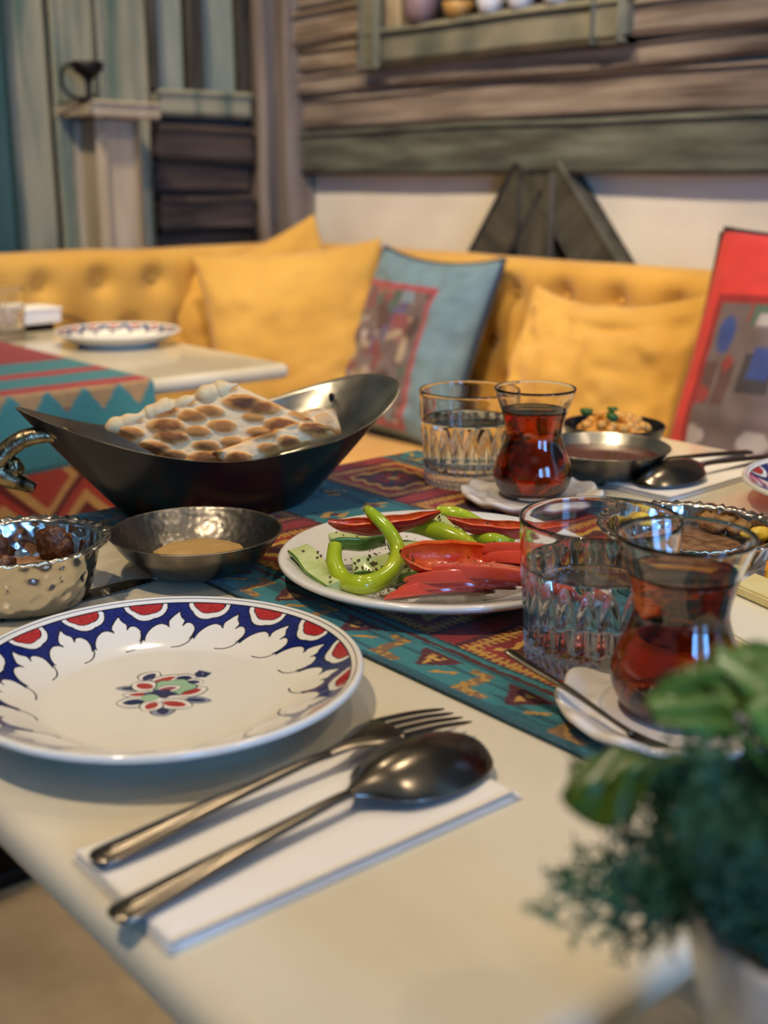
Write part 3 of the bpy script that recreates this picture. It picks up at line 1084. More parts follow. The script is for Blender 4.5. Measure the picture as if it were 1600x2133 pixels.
def iznik_plate_mesh(N=1300):
    prof, zone = [], []
    for r in np.linspace(.0002, .034, 125):
        prof.append((r, .0062))
    for r in np.linspace(.0355, .0575, 12):
        prof.append((r, .0062 + .0004 * sstep(.04, .0575, np.array(r))))
    for r in np.linspace(.0585, .0965, 165):
        t = (r - .0575) / .039
        prof.append((r, .0066 + .0172 * (t ** 1.35)))
    for a in np.linspace(.1, PI - .1, 9):
        prof.append((.0966 + .0022 * math.sin(a), .0218 + .0020 * math.cos(a)))
    for r, z in ((.094, .0186), (.085, .0135), (.072, .0066), (.064, .0040), (.0625, .0), (.0595, .0), (.0585, .0030), (.03, .0030), (.0003, .0030)):
        prof.append((r, z))
    prof = np.array(prof)
    a = np.linspace(0, 2 * PI, N, endpoint=False)
    Rr, Aa = np.meshgrid(prof[:, 0], a, indexing='ij')
    Zz = np.repeat(prof[:, 1][:, None], N, 1)
    V = np.stack([Rr * np.cos(Aa), Rr * np.sin(Aa), Zz], -1).reshape(-1, 3)
    Q = grid_quads(len(prof), N, False, True)[:, ::-1]
    up = (np.arange(len(prof)) < 125 + 12 + 165)
    upm = np.repeat(up[:, None], N, 1).ravel()
    c = np.tile(WHITE, (len(V), 1))
    k = upm & (V[:, 0] ** 2 + V[:, 1] ** 2 > .0585 ** 2)
    c[k] = border_colour(Rr.ravel()[k], Aa.ravel()[k], math.radians(155.5))
    k = np.where(upm & (V[:, 0] ** 2 + V[:, 1] ** 2 < .0345 ** 2))[0]
    # motif drawn across the photograph's left-right direction
    mx = (V[k, 0] + .0045) * _R.x + (V[k, 1] - .002) * _R.y
    my = (V[k, 0] + .0045) * _F.x + (V[k, 1] - .002) * _F.y
    c[k] = motif_colour(mx * 1000 / 1.32, my * 1000 / 1.32, c[k].copy())
    return mesh_np('iznik_plate', V, Q, c)


plate_me = iznik_plate_mesh()
plate_me.materials.append(M['iznik'])
for loc, rz, lab in (((-.4705, .2583, .75), 0, 'white plate with blue and red lotus border in the near place setting'),
                     ((-.4336, .853, .75), 1.1, 'lotus-bordered plate at the right edge beside the far fork and spoon'),
                     ((-1.664, .868, .75), .4, 'lotus-bordered plate on the table in the back')):
    d_ = tag(put('dinner_plate', plate_me, None, None, loc, (0, 0, rz)), lab, 'plate', 'lotus-bordered plates')
    d_.scale = (.972, .972, .98)


def plain_plate(name, r, h, mat, rimw=.5, n=96, wave=0):
    prof = [(.0002, .005), (r * .3, .005), (r * .58, .0052), (r * .66, .0068), (r * .78, h * .62), (r * .92, h * .93), (r * .975, h)]
    prof = [tuple(p) for p in spline(prof, 40)]
    for a in np.linspace(.3, PI - .3, 7):
        prof.append((r * .98 + .0022 * math.sin(a), h - .0020 + .0020 * math.cos(a)))
    prof += [(r * .95, h - .0062), (r * .8, h * .35), (r * .64, .0028), (r * .62, 0), (r * .58, 0), (r * .57, .0024), (.0002, .0024)]
    mod = None
    if wave:
        def mod(a, i, rr, z):
            t = max(0, (rr / r - .6) / .4)
            return rr * (1 + .018 * t * math.cos(a * wave)), z + .0012 * t * math.cos(a * wave)
    return lathe(name, prof, n, mod, cap0=False)


SPC = Vector((-.5215, .4845, .7527))
tag(put('salad_plate', plain_plate('salad_plate', .1005, .0175, None), M['porcelain_emb'], None, SPC), 'round white plate heaped with sliced vegetables', 'plate')

# ------------------------------------------------------------------ salad
RZ = YAW - PI / 2             # turns local x to the photograph's right, local y away


def cucumber(name, p0, p1, width, label, roll=0.0, half=PI * .5):
    """length of cucumber cut as a wedge: flesh prism above, skin shell below"""
    p0, p1 = Vector(p0), Vector(p1)
    d = p1 - p0
    L = d.length
    r = empty(name, (p0 + p1) / 2, 0, label, 'cucumber', 'cucumber pieces on the salad plate')
    q = d.to_track_quat('X', 'Z')
    r.rotation_mode = 'QUATERNION'
    r.rotation_quaternion = q @ Matrix.Rotation(roll, 3, 'X').to_quaternion()
    rad = width / (2 * math.sin(half / 2 + 1e-6)) if half < PI else width / 2
    arc = [(-PI / 2 - half / 2 + half * i / 10) for i in range(11)]
    cz = rad * math.cos(half / 2) * .5

    def prism(rr, inner=None):
        V, F = [], []
        n = 9
        sec = [(0, cz)] + [(rr * math.cos(t), cz + rr * math.sin(t)) for t in arc]
        for i in range(n):
            xx = -L / 2 + L * i / (n - 1)
            k = 1 - .02 * abs(i - 4)
            for (yy, zz) in sec:
                V.append((xx + .0015 * math.sin(yy * 300), yy * k, zz * k + .0008 * math.sin(i)))
        m = len(sec)
        for i in range(n - 1):
            for j in range(m):
                F.append((i * m + j, i * m + (j + 1) % m, (i + 1) * m + (j + 1) % m, (i + 1) * m + j))
        F.append(tuple(range(m - 1, -1, -1)))
        F.append(tuple((n - 1) * m + j for j in range(m)))
        return mesh(name, V, F, False)
    put('flesh', prism(rad), M['cuc_in'], r)
    V, F = [], []
    for i in range(9):
        xx = -L / 2 + L * i / 8
        k = 1 - .02 * abs(i - 4)
        for s, t in enumerate(arc):
            for rr in (rad * .99, rad + .0009):
                yy, zz = rr * math.cos(t) * k, (cz + rr * math.sin(t)) * k + .0008 * math.sin(i)
                V.append((xx + .0015 * math.sin(yy * 300), yy, zz))
    m = 22
    for i in range(8):
        for j in range(10):
            a = i * m + j * 2
            F.append((a + 1, a + 3, a + m + 3, a + m + 1))
            F.append((a, a + m, a + m + 2, a + 2))
    for i in range(8):
        for a in (i * m, i * m + 20):
            F.append((a, a + 1, a + m + 1, a + m))
    for j in range(10):
        for a in (j * 2, 8 * m + j * 2):
            F.append((a, a + 2, a + 3, a + 1))
    put('skin', mesh('skin', V, F), M['cuc_skin'], r)
    return r


def half_disc(name, loc, R, th, rot, label, cat, flesh, skin, skin_t=.0012, group=None, depth=1.0, bend=0.0, n=22):
    """half slice: flat chord along x, rind arc towards -y, thickness in z"""
    r = empty(name, loc, 0, label, cat, group)
    r.rotation_mode = 'QUATERNION'
    r.rotation_quaternion = (Matrix.Rotation(RZ, 3, 'Z') @ rot).to_quaternion()

    def sh(x, y, z):
        return (x, y, z + bend * (x / R) ** 2 * R)
    V, F = [], []
    rows = 6
    for top in (1, 0):
        for j in range(rows + 1):
            rr = R * (j / rows) * .985
            for i in range(n + 1):
                t = PI + PI * i / n
                V.append(sh(rr * math.cos(t), rr * math.sin(t) * depth, (th / 2 if top else -th / 2) * (1 - .25 * (j / rows) ** 6) * (1 - .7 * (rr * abs(math.cos(t)) / R) ** 4)))
    m = n + 1
    N = (rows + 1) * m
    for j in range(rows):
        for i in range(n):
            a = j * m + i
            F.append((a, a + m, a + m + 1, a + 1))
            F.append((N + a, N + a + 1, N + a + m + 1, N + a + m))
        for a in (j * m, j * m + n):
            F.append((a, N + a, N + a + m, a + m) if a == j * m else (a, a + m, N + a + m, N + a))
    put('flesh', mesh(name, V, F), flesh, r)
    V, F = [], []
    for i in range(n + 1):
        t = PI + PI * i / n
        for k in range(7):
            a = -PI / 2 + PI * k / 6
            rr = R * .98 + skin_t * math.cos(a) + .0002
            V.append(sh(rr * math.cos(t), rr * math.sin(t) * depth, th / 2 * math.sin(a) * .98 * (1 - .7 * min(1, rr * abs(math.cos(t)) / R) ** 4)))
    for i in range(n):
        for k in range(6):
            F.append((i * 7 + k, i * 7 + k + 1, (i + 1) * 7 + k + 1, (i + 1) * 7 + k))
    put('skin', mesh('skin', V, F), skin, r)
    return r


def boat(name, p0, p1, width, depth, label, lift=.006, roll=0.0, th=.003, bow=0.0, open_=.95):
    """lengthwise slice of red pepper: glossy skin outside, wet flesh inside"""
    p0, p1 = Vector(p0), Vector(p1)
    d = p1 - p0
    L = d.length
    r = empty(name, (p0 + p1) / 2, 0, label, 'pepper', 'red pepper strips on the salad plate')
    r.rotation_mode = 'QUATERNION'
    r.rotation_quaternion = d.to_track_quat('X', 'Z') @ Matrix.Rotation(roll, 3, 'X').to_quaternion()

    def shell(off, nm):
        V, F = [], []
        n, k = 30, 17
        for i in range(n):
            t = i / (n - 1)
            e = max(.02, (math.sin(PI * min(.985, max(.015, t ** .9)))) ** .5)
            wv = 1 + .025 * math.sin(t * 11)
            for j in range(k):
                a = -PI / 2 + (j / (k - 1) - .5) * PI * open_
                yy = (width / 2 - off) * math.cos(a) * e * wv
                zz = (depth - off) * (math.sin(a)) * e + lift * (1 - (2 * t - 1) ** 2) * 0
                V.append((-L / 2 + L * t, yy + bow * (1 - (2 * t - 1) ** 2), zz + lift * (2 * t - 1) ** 2 + .0003 * math.sin(t * 23 + j * .5)))
        for i in range(n - 1):
            for j in range(k - 1):
                F.append((i * k + j, i * k + j + 1, (i + 1) * k + j + 1, (i + 1) * k + j))
        return V, F, n, k
    Vo, Fo, n, k = shell(0, 'o')
    put('skin', mesh('skin', Vo, Fo), M['red_pep'], r)
    Vi, Fi, n, k = shell(th, 'i')
    # flesh: inner face plus the cut rim joining it to the skin
    N = len(Vi)
    Vo2 = [Vo[i * k] for i in range(n)] + [Vo[i * k + k - 1] for i in range(n)]
    F = [tuple(reversed(f)) for f in Fi]
    for i in range(n - 1):
        F.append((i * k, (i + 1) * k, N + i + 1, N + i))
        F.append((i * k + k - 1, N + n + i, N + n + i + 1, (i + 1) * k + k - 1))
    put('flesh', mesh('flesh', Vi + Vo2, F), M['red_in'], r)
    return r


def green_pepper(name, pts, radii, label):
    base = Vector(pts[0])
    r = empty(name, base, 0, label, 'pepper', 'green peppers on the salad plate')
    loc = [Vector(p) - base for p in pts]
    put('body', tube('body', loc, radii, 60, 18), M['green_pep'], r)
    # pale cut face at the first end
    t = (loc[0] - loc[1]).normalized()
    s = t.cross(Vector((0, 0, 1))).normalized()
    b = s.cross(t)
    V = [loc[0] + t * .0004]
    for j in range(18):
        a = 2 * PI * j / 18
        V.append(loc[0] + t * .0004 + (s * math.cos(a) + b * math.sin(a)) * radii[0] * .9)
    put('cut_face', mesh('cut_face', V, [(0, 1 + j, 1 + (j + 1) % 18) for j in range(18)]), M['cuc_in'], r)
    return r


VEG = []
VEG.append(cucumber('cucumber_wedge', on(632, 1150, .772), on(712, 1226, .766), .019, 'cucumber wedge lying alone at the left rim of the salad plate', -.55))
VEG.append(cucumber('cucumber_wedge', on(686, 1128, .777), on(800, 1118, .777), .017, 'cucumber wedge lying under the long red strip at the back left', -.75))
VEG.append(cucumber('cucumber_wedge', on(735, 1182, .770), on(822, 1170, .772), .017, 'seedy cucumber piece inside the hooked green pepper', -.25))
VEG.append(cucumber('cucumber_wedge', on(770, 1083, .786), on(802, 1098, .786), .010, 'thin cucumber stick peeping over the top of the heap'))
VEG.append(cucumber('cucumber_wedge', on(915, 1083, .790), on(962, 1118, .786), .012, 'pale cucumber stick between the two red strips'))
VEG.append(cucumber('cucumber_wedge', on(900, 1140, .772), on(1010, 1128, .774), .018, 'cucumber wedge buried under the straight green pepper'))
VEG.append(cucumber('cucumber_wedge', on(815, 1200, .766), on(880, 1180, .766), .016, 'cucumber wedge half hidden below the open red pepper slice', -.6))
RX = Matrix.Rotation
VEG.append(half_disc('cucumber_slice', on(862, 1139, .780), .0155, .006, RX(math.radians(-62), 3, 'X') @ RX(math.radians(8), 3, 'Y') @ RX(PI, 3, 'Z'),
                     'half cucumber slice with dark green rind standing in the heap', 'cucumber', M['cuc_in'], M['cuc_skin'], group='cucumber pieces on the salad plate'))
VEG.append(green_pepper('green_pepper', [on(698, 1141, .783), on(697, 1178, .775), on(715, 1212, .768), on(750, 1224, .768), on(792, 1214, .769), on(822, 1185, .774), on(828, 1148, .782), on(808, 1108, .792), on(776, 1076, .799), on(765, 1066, .800)],
                        [.0042, .0050, .0056, .0060, .0058, .0054, .0046, .0042, .0036, .0026], 'hooked bright green pepper at the front of the heap'))
VEG.append(green_pepper('green_pepper', [on(818, 1098, .786), on(862, 1098, .788), on(915, 1112, .787), on(962, 1130, .784), on(990, 1143, .781)],
                        [.0045, .0056, .0058, .0050, .0030], 'straight green pepper lying across the middle of the heap'))
VEG.append(green_pepper('green_pepper', [on(912, 1074, .782), on(955, 1078, .782), on(1004, 1094, .778)], [.005, .0052, .0026], 'light green pepper piece at the back right of the plate'))
VEG.append(green_pepper('green_pepper', [on(995, 1120, .779), on(1030, 1130, .778), on(1068, 1132, .776)], [.0052, .0055, .0030], 'short green pepper tip beside the right red strip'))
VEG.append(boat('red_pepper_strip', on(684, 1096, .792), on(918, 1074, .798), .015, .0105, 'long red pepper strip on top at the back left', .002, math.radians(3)))
VEG.append(boat('red_pepper_strip', on(930, 1088, .790), on(1178, 1102, .785), .015, .0105, 'long red pepper strip at the back right behind the tumbler', .002, math.radians(3)))
VEG.append(boat('red_pepper_strip', on(836, 1160, .788), on(1046, 1160, .785), .027, .0145, 'open red pepper slice with orange flesh in front', .001, math.radians(26), .0032))
tg = 'tomato slices on the salad plate'
tl = ['lowest front tomato slice near the plate rim', 'second tomato slice from the front', 'third tomato slice from the front with pale flesh', 'tomato slice under the open red pepper', 'large tomato slice leaning at the right behind the tumbler', 'back tomato slice at the right of the heap', 'tomato slice lying flat at the right rim']
for i, (px, py, z, R, tilt, yw, mz) in enumerate([(915, 1234, .765, .0325, 36, 10, .8), (952, 1219, .770, .034, 41, 2, .8), (975, 1204, .775, .037, 45, -5, .8), (1015, 1190, .780, .036, 50, -14, .8),
                                          (1120, 1175, .780, .034, 40, -22, .8), (1105, 1150, .785, .033, 46, -20, .8), (1140, 1205, .772, .034, 34, -24, .8)]):
    VEG.append(half_disc('tomato_slice', on(px, py, z), R, .0075, RX(math.radians(yw), 3, 'Z') @ RX(math.radians(tilt - 62), 3, 'X') @ RX(math.radians(0), 3, 'Y'), tl[i], 'tomato', M['tomato'], M['tomato_skin'],
                         .0009, tg, .62, -.10))

for r in VEG:
    r.location.z += .0016
bpy.context.view_layer.update()
bv, bf = [], []
for r in VEG:
    for c in r.children:
        o = len(bv)
        mw = c.matrix_world
        bv += [mw @ v.co for v in c.data.vertices]
        bf += [tuple(o + i for i in p.vertices) for p in c.data.polygons]
o = len(bv)
bv += [SPC + Vector((.08 * math.cos(t * PI / 12), .08 * math.sin(t * PI / 12), .0085)) for t in range(24)]
bf.append(tuple(o + t for t in range(24)))
tree = BVHTree.FromPolygons(bv, bf)
fv, ff = [], []
rr = random.Random(3)
clusters = [(790, 1175, .013, 110), (815, 1150, .010, 60), (860, 1085, .013, 70), (960, 1130, .016, 110), (930, 1160, .02, 60), (1030, 1140, .02, 70), (690, 1215, .016, 34), (800, 1250, .016, 34), (900, 1180, .05, 200), (745, 1130, .012, 40)]
for (px, py, sp, n) in clusters:
    cpt = on(px, py, .78)
    for _ in range(int(n * 1.7)):
        q = Vector((cpt.x + rr.gauss(0, sp), cpt.y + rr.gauss(0, sp), .85))
        hit, nrm, idx, dist = tree.ray_cast(q, Vector((0, 0, -1)))
        if hit is None or (Vector((hit.x, hit.y, 0)) - Vector((SPC.x, SPC.y, 0))).length > .088:
            continue
        s = rr.uniform(.0006, .0017)
        t1 = nrm.cross(Vector((rr.random(), rr.random(), .1))).normalized()
        t2 = nrm.cross(t1)
        base = hit + nrm * .0003
        b0 = len(fv)
        k = rr.choice((4, 5))
        for j in range(k):
            a = 2 * PI * j / k + rr.random() * .6
            fv.append(base + t1 * (s * math.cos(a)) + t2 * (s * .6 * math.sin(a)) + nrm * rr.uniform(0, .0006))
        fv.append(base + nrm * .0007)
        for j in range(k):
            ff.append((b0 + j, b0 + (j + 1) % k, b0 + k))
tag(put('dried_herb_flakes', mesh('flakes', fv, ff, False), M['flake']), 'dried thyme flakes sprinkled over the salad', 'herbs', None, 'stuff')


# ------------------------------------------------------------------ wok of bread
wok = empty('boat_wok', (-.757, .4725, .7525), math.atan2(.283, .063), 'black boat-shaped wok with raised ends and a tinned inside', 'bowl')


def wok_surface(off, n=96, m=26):
    """x along the length (towards the photo's right), from base to rim"""
    V = []
    for i in range(m):
        t = i / (m - 1)
        for j in range(n):
            a = 2 * PI * j / n
            ca, sa = math.cos(a), math.sin(a)
            fl = t ** .92
            ax = .070 + (.147 - .070) * fl - off
            bx = .040 + (.068 - .040) * t ** .7 - off
            q = max(0.0, ca)
            zr = .050 + .040 * abs(ca) ** (1.9 - (1.15 if sa > 0 else .3) * t * (ca > 0))
            ex = 1 - .34 * t * (ca > 0) * min(1, q * 3)
            sx = 1 - .25 * t * (ca > 0) * min(1, q * 3) + .35 * t * (ca < 0) * min(1, -ca * 3)
            V.append((ax * (abs(ca) ** ex) * (1 if ca > 0 else -1), bx * (abs(sa) ** sx) * (1 if sa > 0 else -1), off * (1 - t) + zr * t))
    return V, n, m


Vo, n, m = wok_surface(0)
F = [(i * n + j, i * n + (j + 1) % n, (i + 1) * n + (j + 1) % n, (i + 1) * n + j) for i in range(m - 1) for j in range(n)]
F.append(tuple(range(n - 1, -1, -1)))
put('outer_shell', mesh('outer', Vo, F), M['wok_black'], wok)
Vi, n, m = wok_surface(.0022)
Fi = [(i * n + (j + 1) % n, i * n + j, (i + 1) * n + j, (i + 1) * n + (j + 1) % n) for i in range(m - 1) for j in range(n)]
Fi.append(tuple(range(n)))
rimo = Vo[-n:]
N = len(Vi)
Fi += [((m - 1) * n + (j + 1) % n, (m - 1) * n + j, N + j, N + (j + 1) % n) for j in range(n)]
put('inner_lining', mesh('inner', Vi + rimo, Fi), M['tin_inside'], wok)
hd = put('handle', tube('handle', [(-.108, -.016, .068), (-.124, -.010, .070), (-.140, -.005, .069), (-.153, -.002, .062), (-.163, 0, .051), (-.158, 0, .042), (-.147, 0, .036), (-.138, 0, .031)], [.0042, .0052, .0064, .0066, .0072, .0070, .0056, .0040], 44, 14), M['brass'], wok)
put('rivet_plate', lump('rivet_plate', .011, .004, .0055, .2, 3, 4), M['brass'], wok, (-.118, -.017, .071), (0, .3, 0))
put('handle_knob', lump('handle_knob', .006, .006, .008, .3, 3, 7), M['brass'], wok, (-.150, 0, .047))
put('rivet', lathe('rivet', [(.0001, .0022), (.003, .0016), (.004, 0), (.0001, -.001)], 14, cap0=False), M['black_metal'], wok, (.112, .034, .070), (PI / 2.2, 0, .5))


def flatbread(name, corners, th, label, seed, nu=110, nv=80, scorch=1.0, bub=1.0, crumb=False):
    """puffed flatbread: a bent slab with browned bubbles on its upper face"""
    A, B, Cc, D = [Vector(c) for c in corners]      # back-left, back-right, front-right, front-left
    mid = (A + B + Cc + D) / 4
    r = empty(name, mid, 0, label, 'bread', 'flatbread pieces in the wok')
    rng = random.Random(seed)
    Lu, Lv = ((B - A).length + (Cc - D).length) / 2, ((D - A).length + (Cc - B).length) / 2
    pts = []
    for iu in range(int(Lu / .019) + 2):
        for iv in range(int(Lv / .017) + 2):
            pts.append(((iu + .5 * (iv % 2) + rng.uniform(-.25, .25)) * .019, (iv + rng.uniform(-.25, .25)) * .017, rng.uniform(.65, 1.15)))
    u = np.linspace(0, 1, nu)
    v = np.linspace(0, 1, nv)
    U, Vv = np.meshgrid(u, v, indexing='ij')
    wav = .018 * np.sin(U * 9 + seed) + .012 * np.sin(U * 23 + seed)
    Vv2 = Vv * (1 + wav * (Vv > .5))
    a, b, c_, d = [np.array(p - mid) for p in (A, B, Cc, D)]
    Pm = (a * ((1 - U) * (1 - Vv2))[..., None] + b * (U * (1 - Vv2))[..., None] + c_ * (U * Vv2)[..., None] + d * ((1 - U) * Vv2)[..., None])
    nrm = np.cross(b - a, d - a)
    nrm = nrm / np.linalg.norm(nrm)
    if nrm[2] < 0:
        nrm = -nrm
    x, y = U * Lu, Vv * Lv
    h = np.full(U.shape, 0.0)
    br = np.full(U.shape, 0.0)
    dmin = np.full(U.shape, 1e9)
    hsel = np.zeros(U.shape)
    for (px, py, s) in pts:
        dd = np.hypot(x - px, y - py) / (.0112 * s)
        k = dd < dmin
        dmin = np.where(k, dd, dmin)
        hsel = np.where(k, s, hsel)
    dome = np.clip(1 - dmin ** 2, 0, 1)
    h = dome ** .6 * .0048 * hsel * bub + .0012 * vnoise(x * 160, y * 160, seed)
    br = np.clip((dome + .10 + .5 * (vnoise(x * 300, y * 300, seed + 2) - .5)) * 1.5 * scorch, 0, 1)
    edge = np.minimum(np.minimum(U, 1 - U) * Lu, np.minimum(Vv, 1 - Vv) * Lv)
    rnd = np.sqrt(np.clip(edge / .006, 0, 1))
    big = .004 * np.sin(U * PI) * np.sin(Vv * PI)
    top = Pm + nrm * ((th / 2 * rnd + h * rnd + big)[..., None])
    bot = Pm - nrm * ((th / 2 * rnd - big + .001 * vnoise(x * 120, y * 120, seed + 5))[..., None])
    PALE, GLD, BRWN, CHAR = C3(240, 204, 150), C3(216, 150, 74), C3(140, 80, 34), C3(56, 34, 24)
    nz_ = vnoise(x * 300, y * 300, seed + 2) - .5
    t = (sstep(.02, .40, dome + .35 * nz_) * min(1.0, scorch))[..., None]
    dark = np.clip((vnoise(x * 45, y * 45, seed + 7) - .5) * 3.2, 0, 1)[..., None] * np.clip((dome[..., None] - .4) * 2, 0, 1)
    col = PALE * (1 - t) + GLD * t
    t2 = (sstep(.30, .88, dome + .55 * nz_) * np.clip((hsel - .58) * 2.6 * scorch, .15, 1))[..., None]
    col = col * (1 - t2) + BRWN * t2
    col = col * (1 - dark * .8) + CHAR * dark * .8
    # toasted front lip
    lip = (sstep(.86, .97, Vv) * .8)[..., None]
    col = col * (1 - lip) + (GLD * .75) * lip
    Q = grid_quads(nu, nv)
    n = nu * nv
    flip_ = np.dot(np.cross(b - a, d - a), nrm) > 0
    if not flip_:
        Q = Q[:, ::-1]
    me = mesh_np(name, np.vstack([top.reshape(-1, 3), bot.reshape(-1, 3)]), np.vstack([Q, Q[:, ::-1] + n]), np.vstack([col.reshape(-1, 3), np.tile(C3(230, 208, 166), (n, 1))]))
    put('crust', me, M['bread'], r)
    if not crumb:
        return r
    # torn crumb along the back edge
    k = 40
    Vv_, Ff = [], []
    e0, e1 = np.array(A - mid), np.array(B - mid)
    rn = random.Random(seed + 9)
    pts_, rad_ = [], []
    for i in range(k):
        f = i / (k - 1)
        p = e0 * (1 - f) + e1 * f + nrm * (th * .30 + .0012 * math.sin(i * .9)) 
        pts_.append(tuple(p))
        rad_.append(th * (.62 + .20 * math.sin(i * .41 + 1) + .10 * math.sin(i * 1.13)) * (min(1, 8 * f + .3)) * min(1, 8 * (1 - f) + .3))
    put('crumb_edge', tube('crumb', pts_, rad_, 110, 12), M['crumb'], r)
    return r


flatbread('flatbread', (on(222, 893, .822), on(494, 802, .850), on(690, 893, .818), on(395, 985, .790)), .009, 'flatbread slab on top with pale torn back edge and browned bubbles', 4, crumb=True)
flatbread('flatbread', (on(440, 945, .806), on(640, 872, .826), on(700, 905, .812), on(500, 978, .795)), .010, 'flatbread piece with charred front lip at the right of the wok', 7, 80, 60, 1.7)
flatbread('flatbread', (on(600, 866, .818), on(700, 862, .818), on(712, 900, .806), on(622, 930, .800)), .010, 'pale flatbread corner against the tinned inside of the wok', 12, 60, 50, .45)


# ------------------------------------------------------------------ bowls
def bowl(name, loc, r, h, base, label, out_mat, in_mat, cat='bowl', t=.0014, scal=0, lip=0.0, group=None, power=.6, n=120):
    root = empty(name, loc, 0, label, cat, group)
    k = 22

    def mod(amp):
        def f(a, i, rr, z):
            w_ = max(0, (rr / r - .9) / .1)
            return rr * (1 + amp * w_ * math.cos(a * scal)), z + .0009 * w_ * math.cos(a * scal)
        return f if scal else None
    po = [(base * .2, .0), (base, 0.0)]
    for i in range(1, k + 1):
        q = i / k
        po.append((base + (r - lip - base) * q ** power, h * q ** 1.25))
    if lip:
        po += [(r - lip * .5, h + .0004), (r, h + .0002)]
    put('outer_wall', lathe('outer', po, n, mod(.012), cap0=False), out_mat, root)
    pi_ = [(.0002, .0022), (base, .0022)]
    for i in range(1, k + 1):
        q = i / k
        pi_.append((base + (r - lip - base) * q ** power - t, .0022 + (h - .0022) * q ** 1.25))
    if lip:
        pi_ += [(r - lip * .5, h + .0014), (r, h + .0013), (r + .0003, h + .0007), (r, h + .0002)]
    else:
        pi_ += [(r - t * .5, h + .0006), (r, h)]
    put('inner_wall', lathe('inner', pi_, n, mod(.012), cap0=False), in_mat, root)
    return root


bowl('pewter_bowl', (-.637, .379, .7522), .0555, .0265, .022, 'small pewter bowl of tahini paste in front of the wok', M['pewter'], M['pewter_eng'], group='small pewter bowls', power=.62)
pm = lump('tahini', .030, .026, .0065, .12, 1.8, 3, 4)
tag(put('tahini_paste', pm, M['hummus'], None, (-.635, .380, .7625), (0, 0, .6)), 'beige tahini paste in the small pewter bowl', 'dip')
bowl('tin_bowl', (-.657, .270, .7502), .0530, .0375, .030, 'hammered tin bowl with rope edge at the left', M['hammered'], M['hammered'], scal=44, lip=.006, group='hammered tin dishes', power=.42)
tag(put('sweet_crumble', lump('crumble', .034, .034, .010, .25, 4, 5, 4), M['crumble'], None, (-.657, .270, .7635)), 'brown crumbly sweet covering the hammered tin bowl', 'dessert', None, 'stuff')
for i, (dx, dy, rz_, lab) in enumerate(((-.006, .0255, .5, 'dried date piece standing at the right in the tin bowl'), (-.014, -.012, 1.6, 'dried date piece standing at the left in the tin bowl'), (.018, -.02, 2.4, 'dried date piece lying at the front of the tin bowl'))):
    tag(put('dried_date', lump('date', .0125, .0075, .0145, .38, 2.2, 20 + i, 3), M['date'], None, (-.657 + dx, .270 + dy, .777 - (.004 if i == 2 else 0)), (.2, .25, rz_)), lab, 'date', 'dates in the tin bowl')
bowl('pewter_bowl', (-.634, .777, .7502), .0565, .0275, .023, 'pewter bowl of dark red sauce behind the far tea glass', M['pewter'], M['tin_inside'], group='small pewter bowls', power=.62)
tag(put('red_sauce', lathe('sauce', [(.0002, .0), (.028, .0004), (.046, .0002), (.0488, -.0008)], 48, cap0=False), M['sauce'], None, (-.634, .777, .7694)), 'dark red sauce in the far pewter bowl', 'sauce')
bowl('iron_pan', (-.693, .863, .7502), .047, .026, .030, 'dark iron dish of chickpeas at the far table edge', M['wok_black'], M['wok_black'], cat='dish', power=.5)
cp = lump('chickpea', .0055, .0050, .0050, .12, 2, 2, 2)
rn = random.Random(11)
spots = []
while len(spots) < 34:
    a, q = rn.uniform(0, 2 * PI), .033 * math.sqrt(rn.random())
    spots.append((q * math.cos(a), q * math.sin(a)))
for i, (dx, dy) in enumerate(spots):
    hh = .016 + .014 * (1 - (math.hypot(dx, dy) / .036) ** 2) + rn.uniform(-.002, .002)
    tag(put('chickpea', cp, M['chick'], None, (-.693 + dx, .863 + dy, .7522 + hh), (rn.random() * 3, rn.random() * 3, rn.random() * 3)), 'golden chickpea heaped in the dark dish at the far edge', 'chickpea', 'chickpeas in the dark dish')
tag(put('chickpea_layer', lump('bed', .034, .034, .012, .06, 3, 8, 3), M['chick'], None, (-.693, .863, .766)), 'bed of chickpeas filling the dark dish', 'chickpeas', None, 'stuff')
for i, (dx, dy) in enumerate(((-.022, -.014), (-.010, .010), (.010, -.016))):
    tag(put('parsley_sprig', lump('sprig', .0065, .005, .0035, .5, 3, 30 + i, 2), M['herbleaf'], None, (-.693 + dx, .863 + dy, .786)), ('parsley bit at the left of the chickpeas', 'parsley bit in the middle of the chickpeas', 'parsley bit at the front of the chickpeas')[i], 'herb', 'parsley on the chickpeas')
dish = bowl('tin_dish', (-.430, .617, .7522), .0585, .030, .042, 'shallow hammered tin dish of hazelnut spread behind the glasses', M['hammered'], M['hammered'], cat='dish', scal=48, lip=.005, group='hammered tin dishes', power=.45)
tag(put('hazelnut_spread', lump('spread', .044, .044, .009, .08, 3, 9, 4), M['spread'], None, (-.430, .617, .7645)), 'brown nut spread filling the shallow tin dish', 'spread')
for i, (px, py, s) in enumerate(((1480, 1086, 1.1), (1512, 1092, 1.0), (1545, 1100, 1.0), (1495, 1096, .8))):
    q = on(px, py, .776)
    tag(put('walnut_kernel', lump('walnut', .008 * s, .0065 * s, .006 * s, .35, 2.4, 40 + i, 3, True), M['walnut'], None, q, (0, 0, i)), ('walnut kernel piled highest on the spread', 'walnut kernel in the middle of the spread', 'walnut kernel at the right of the spread', 'small walnut kernel in front on the spread')[i], 'walnut', 'walnuts on the spread')
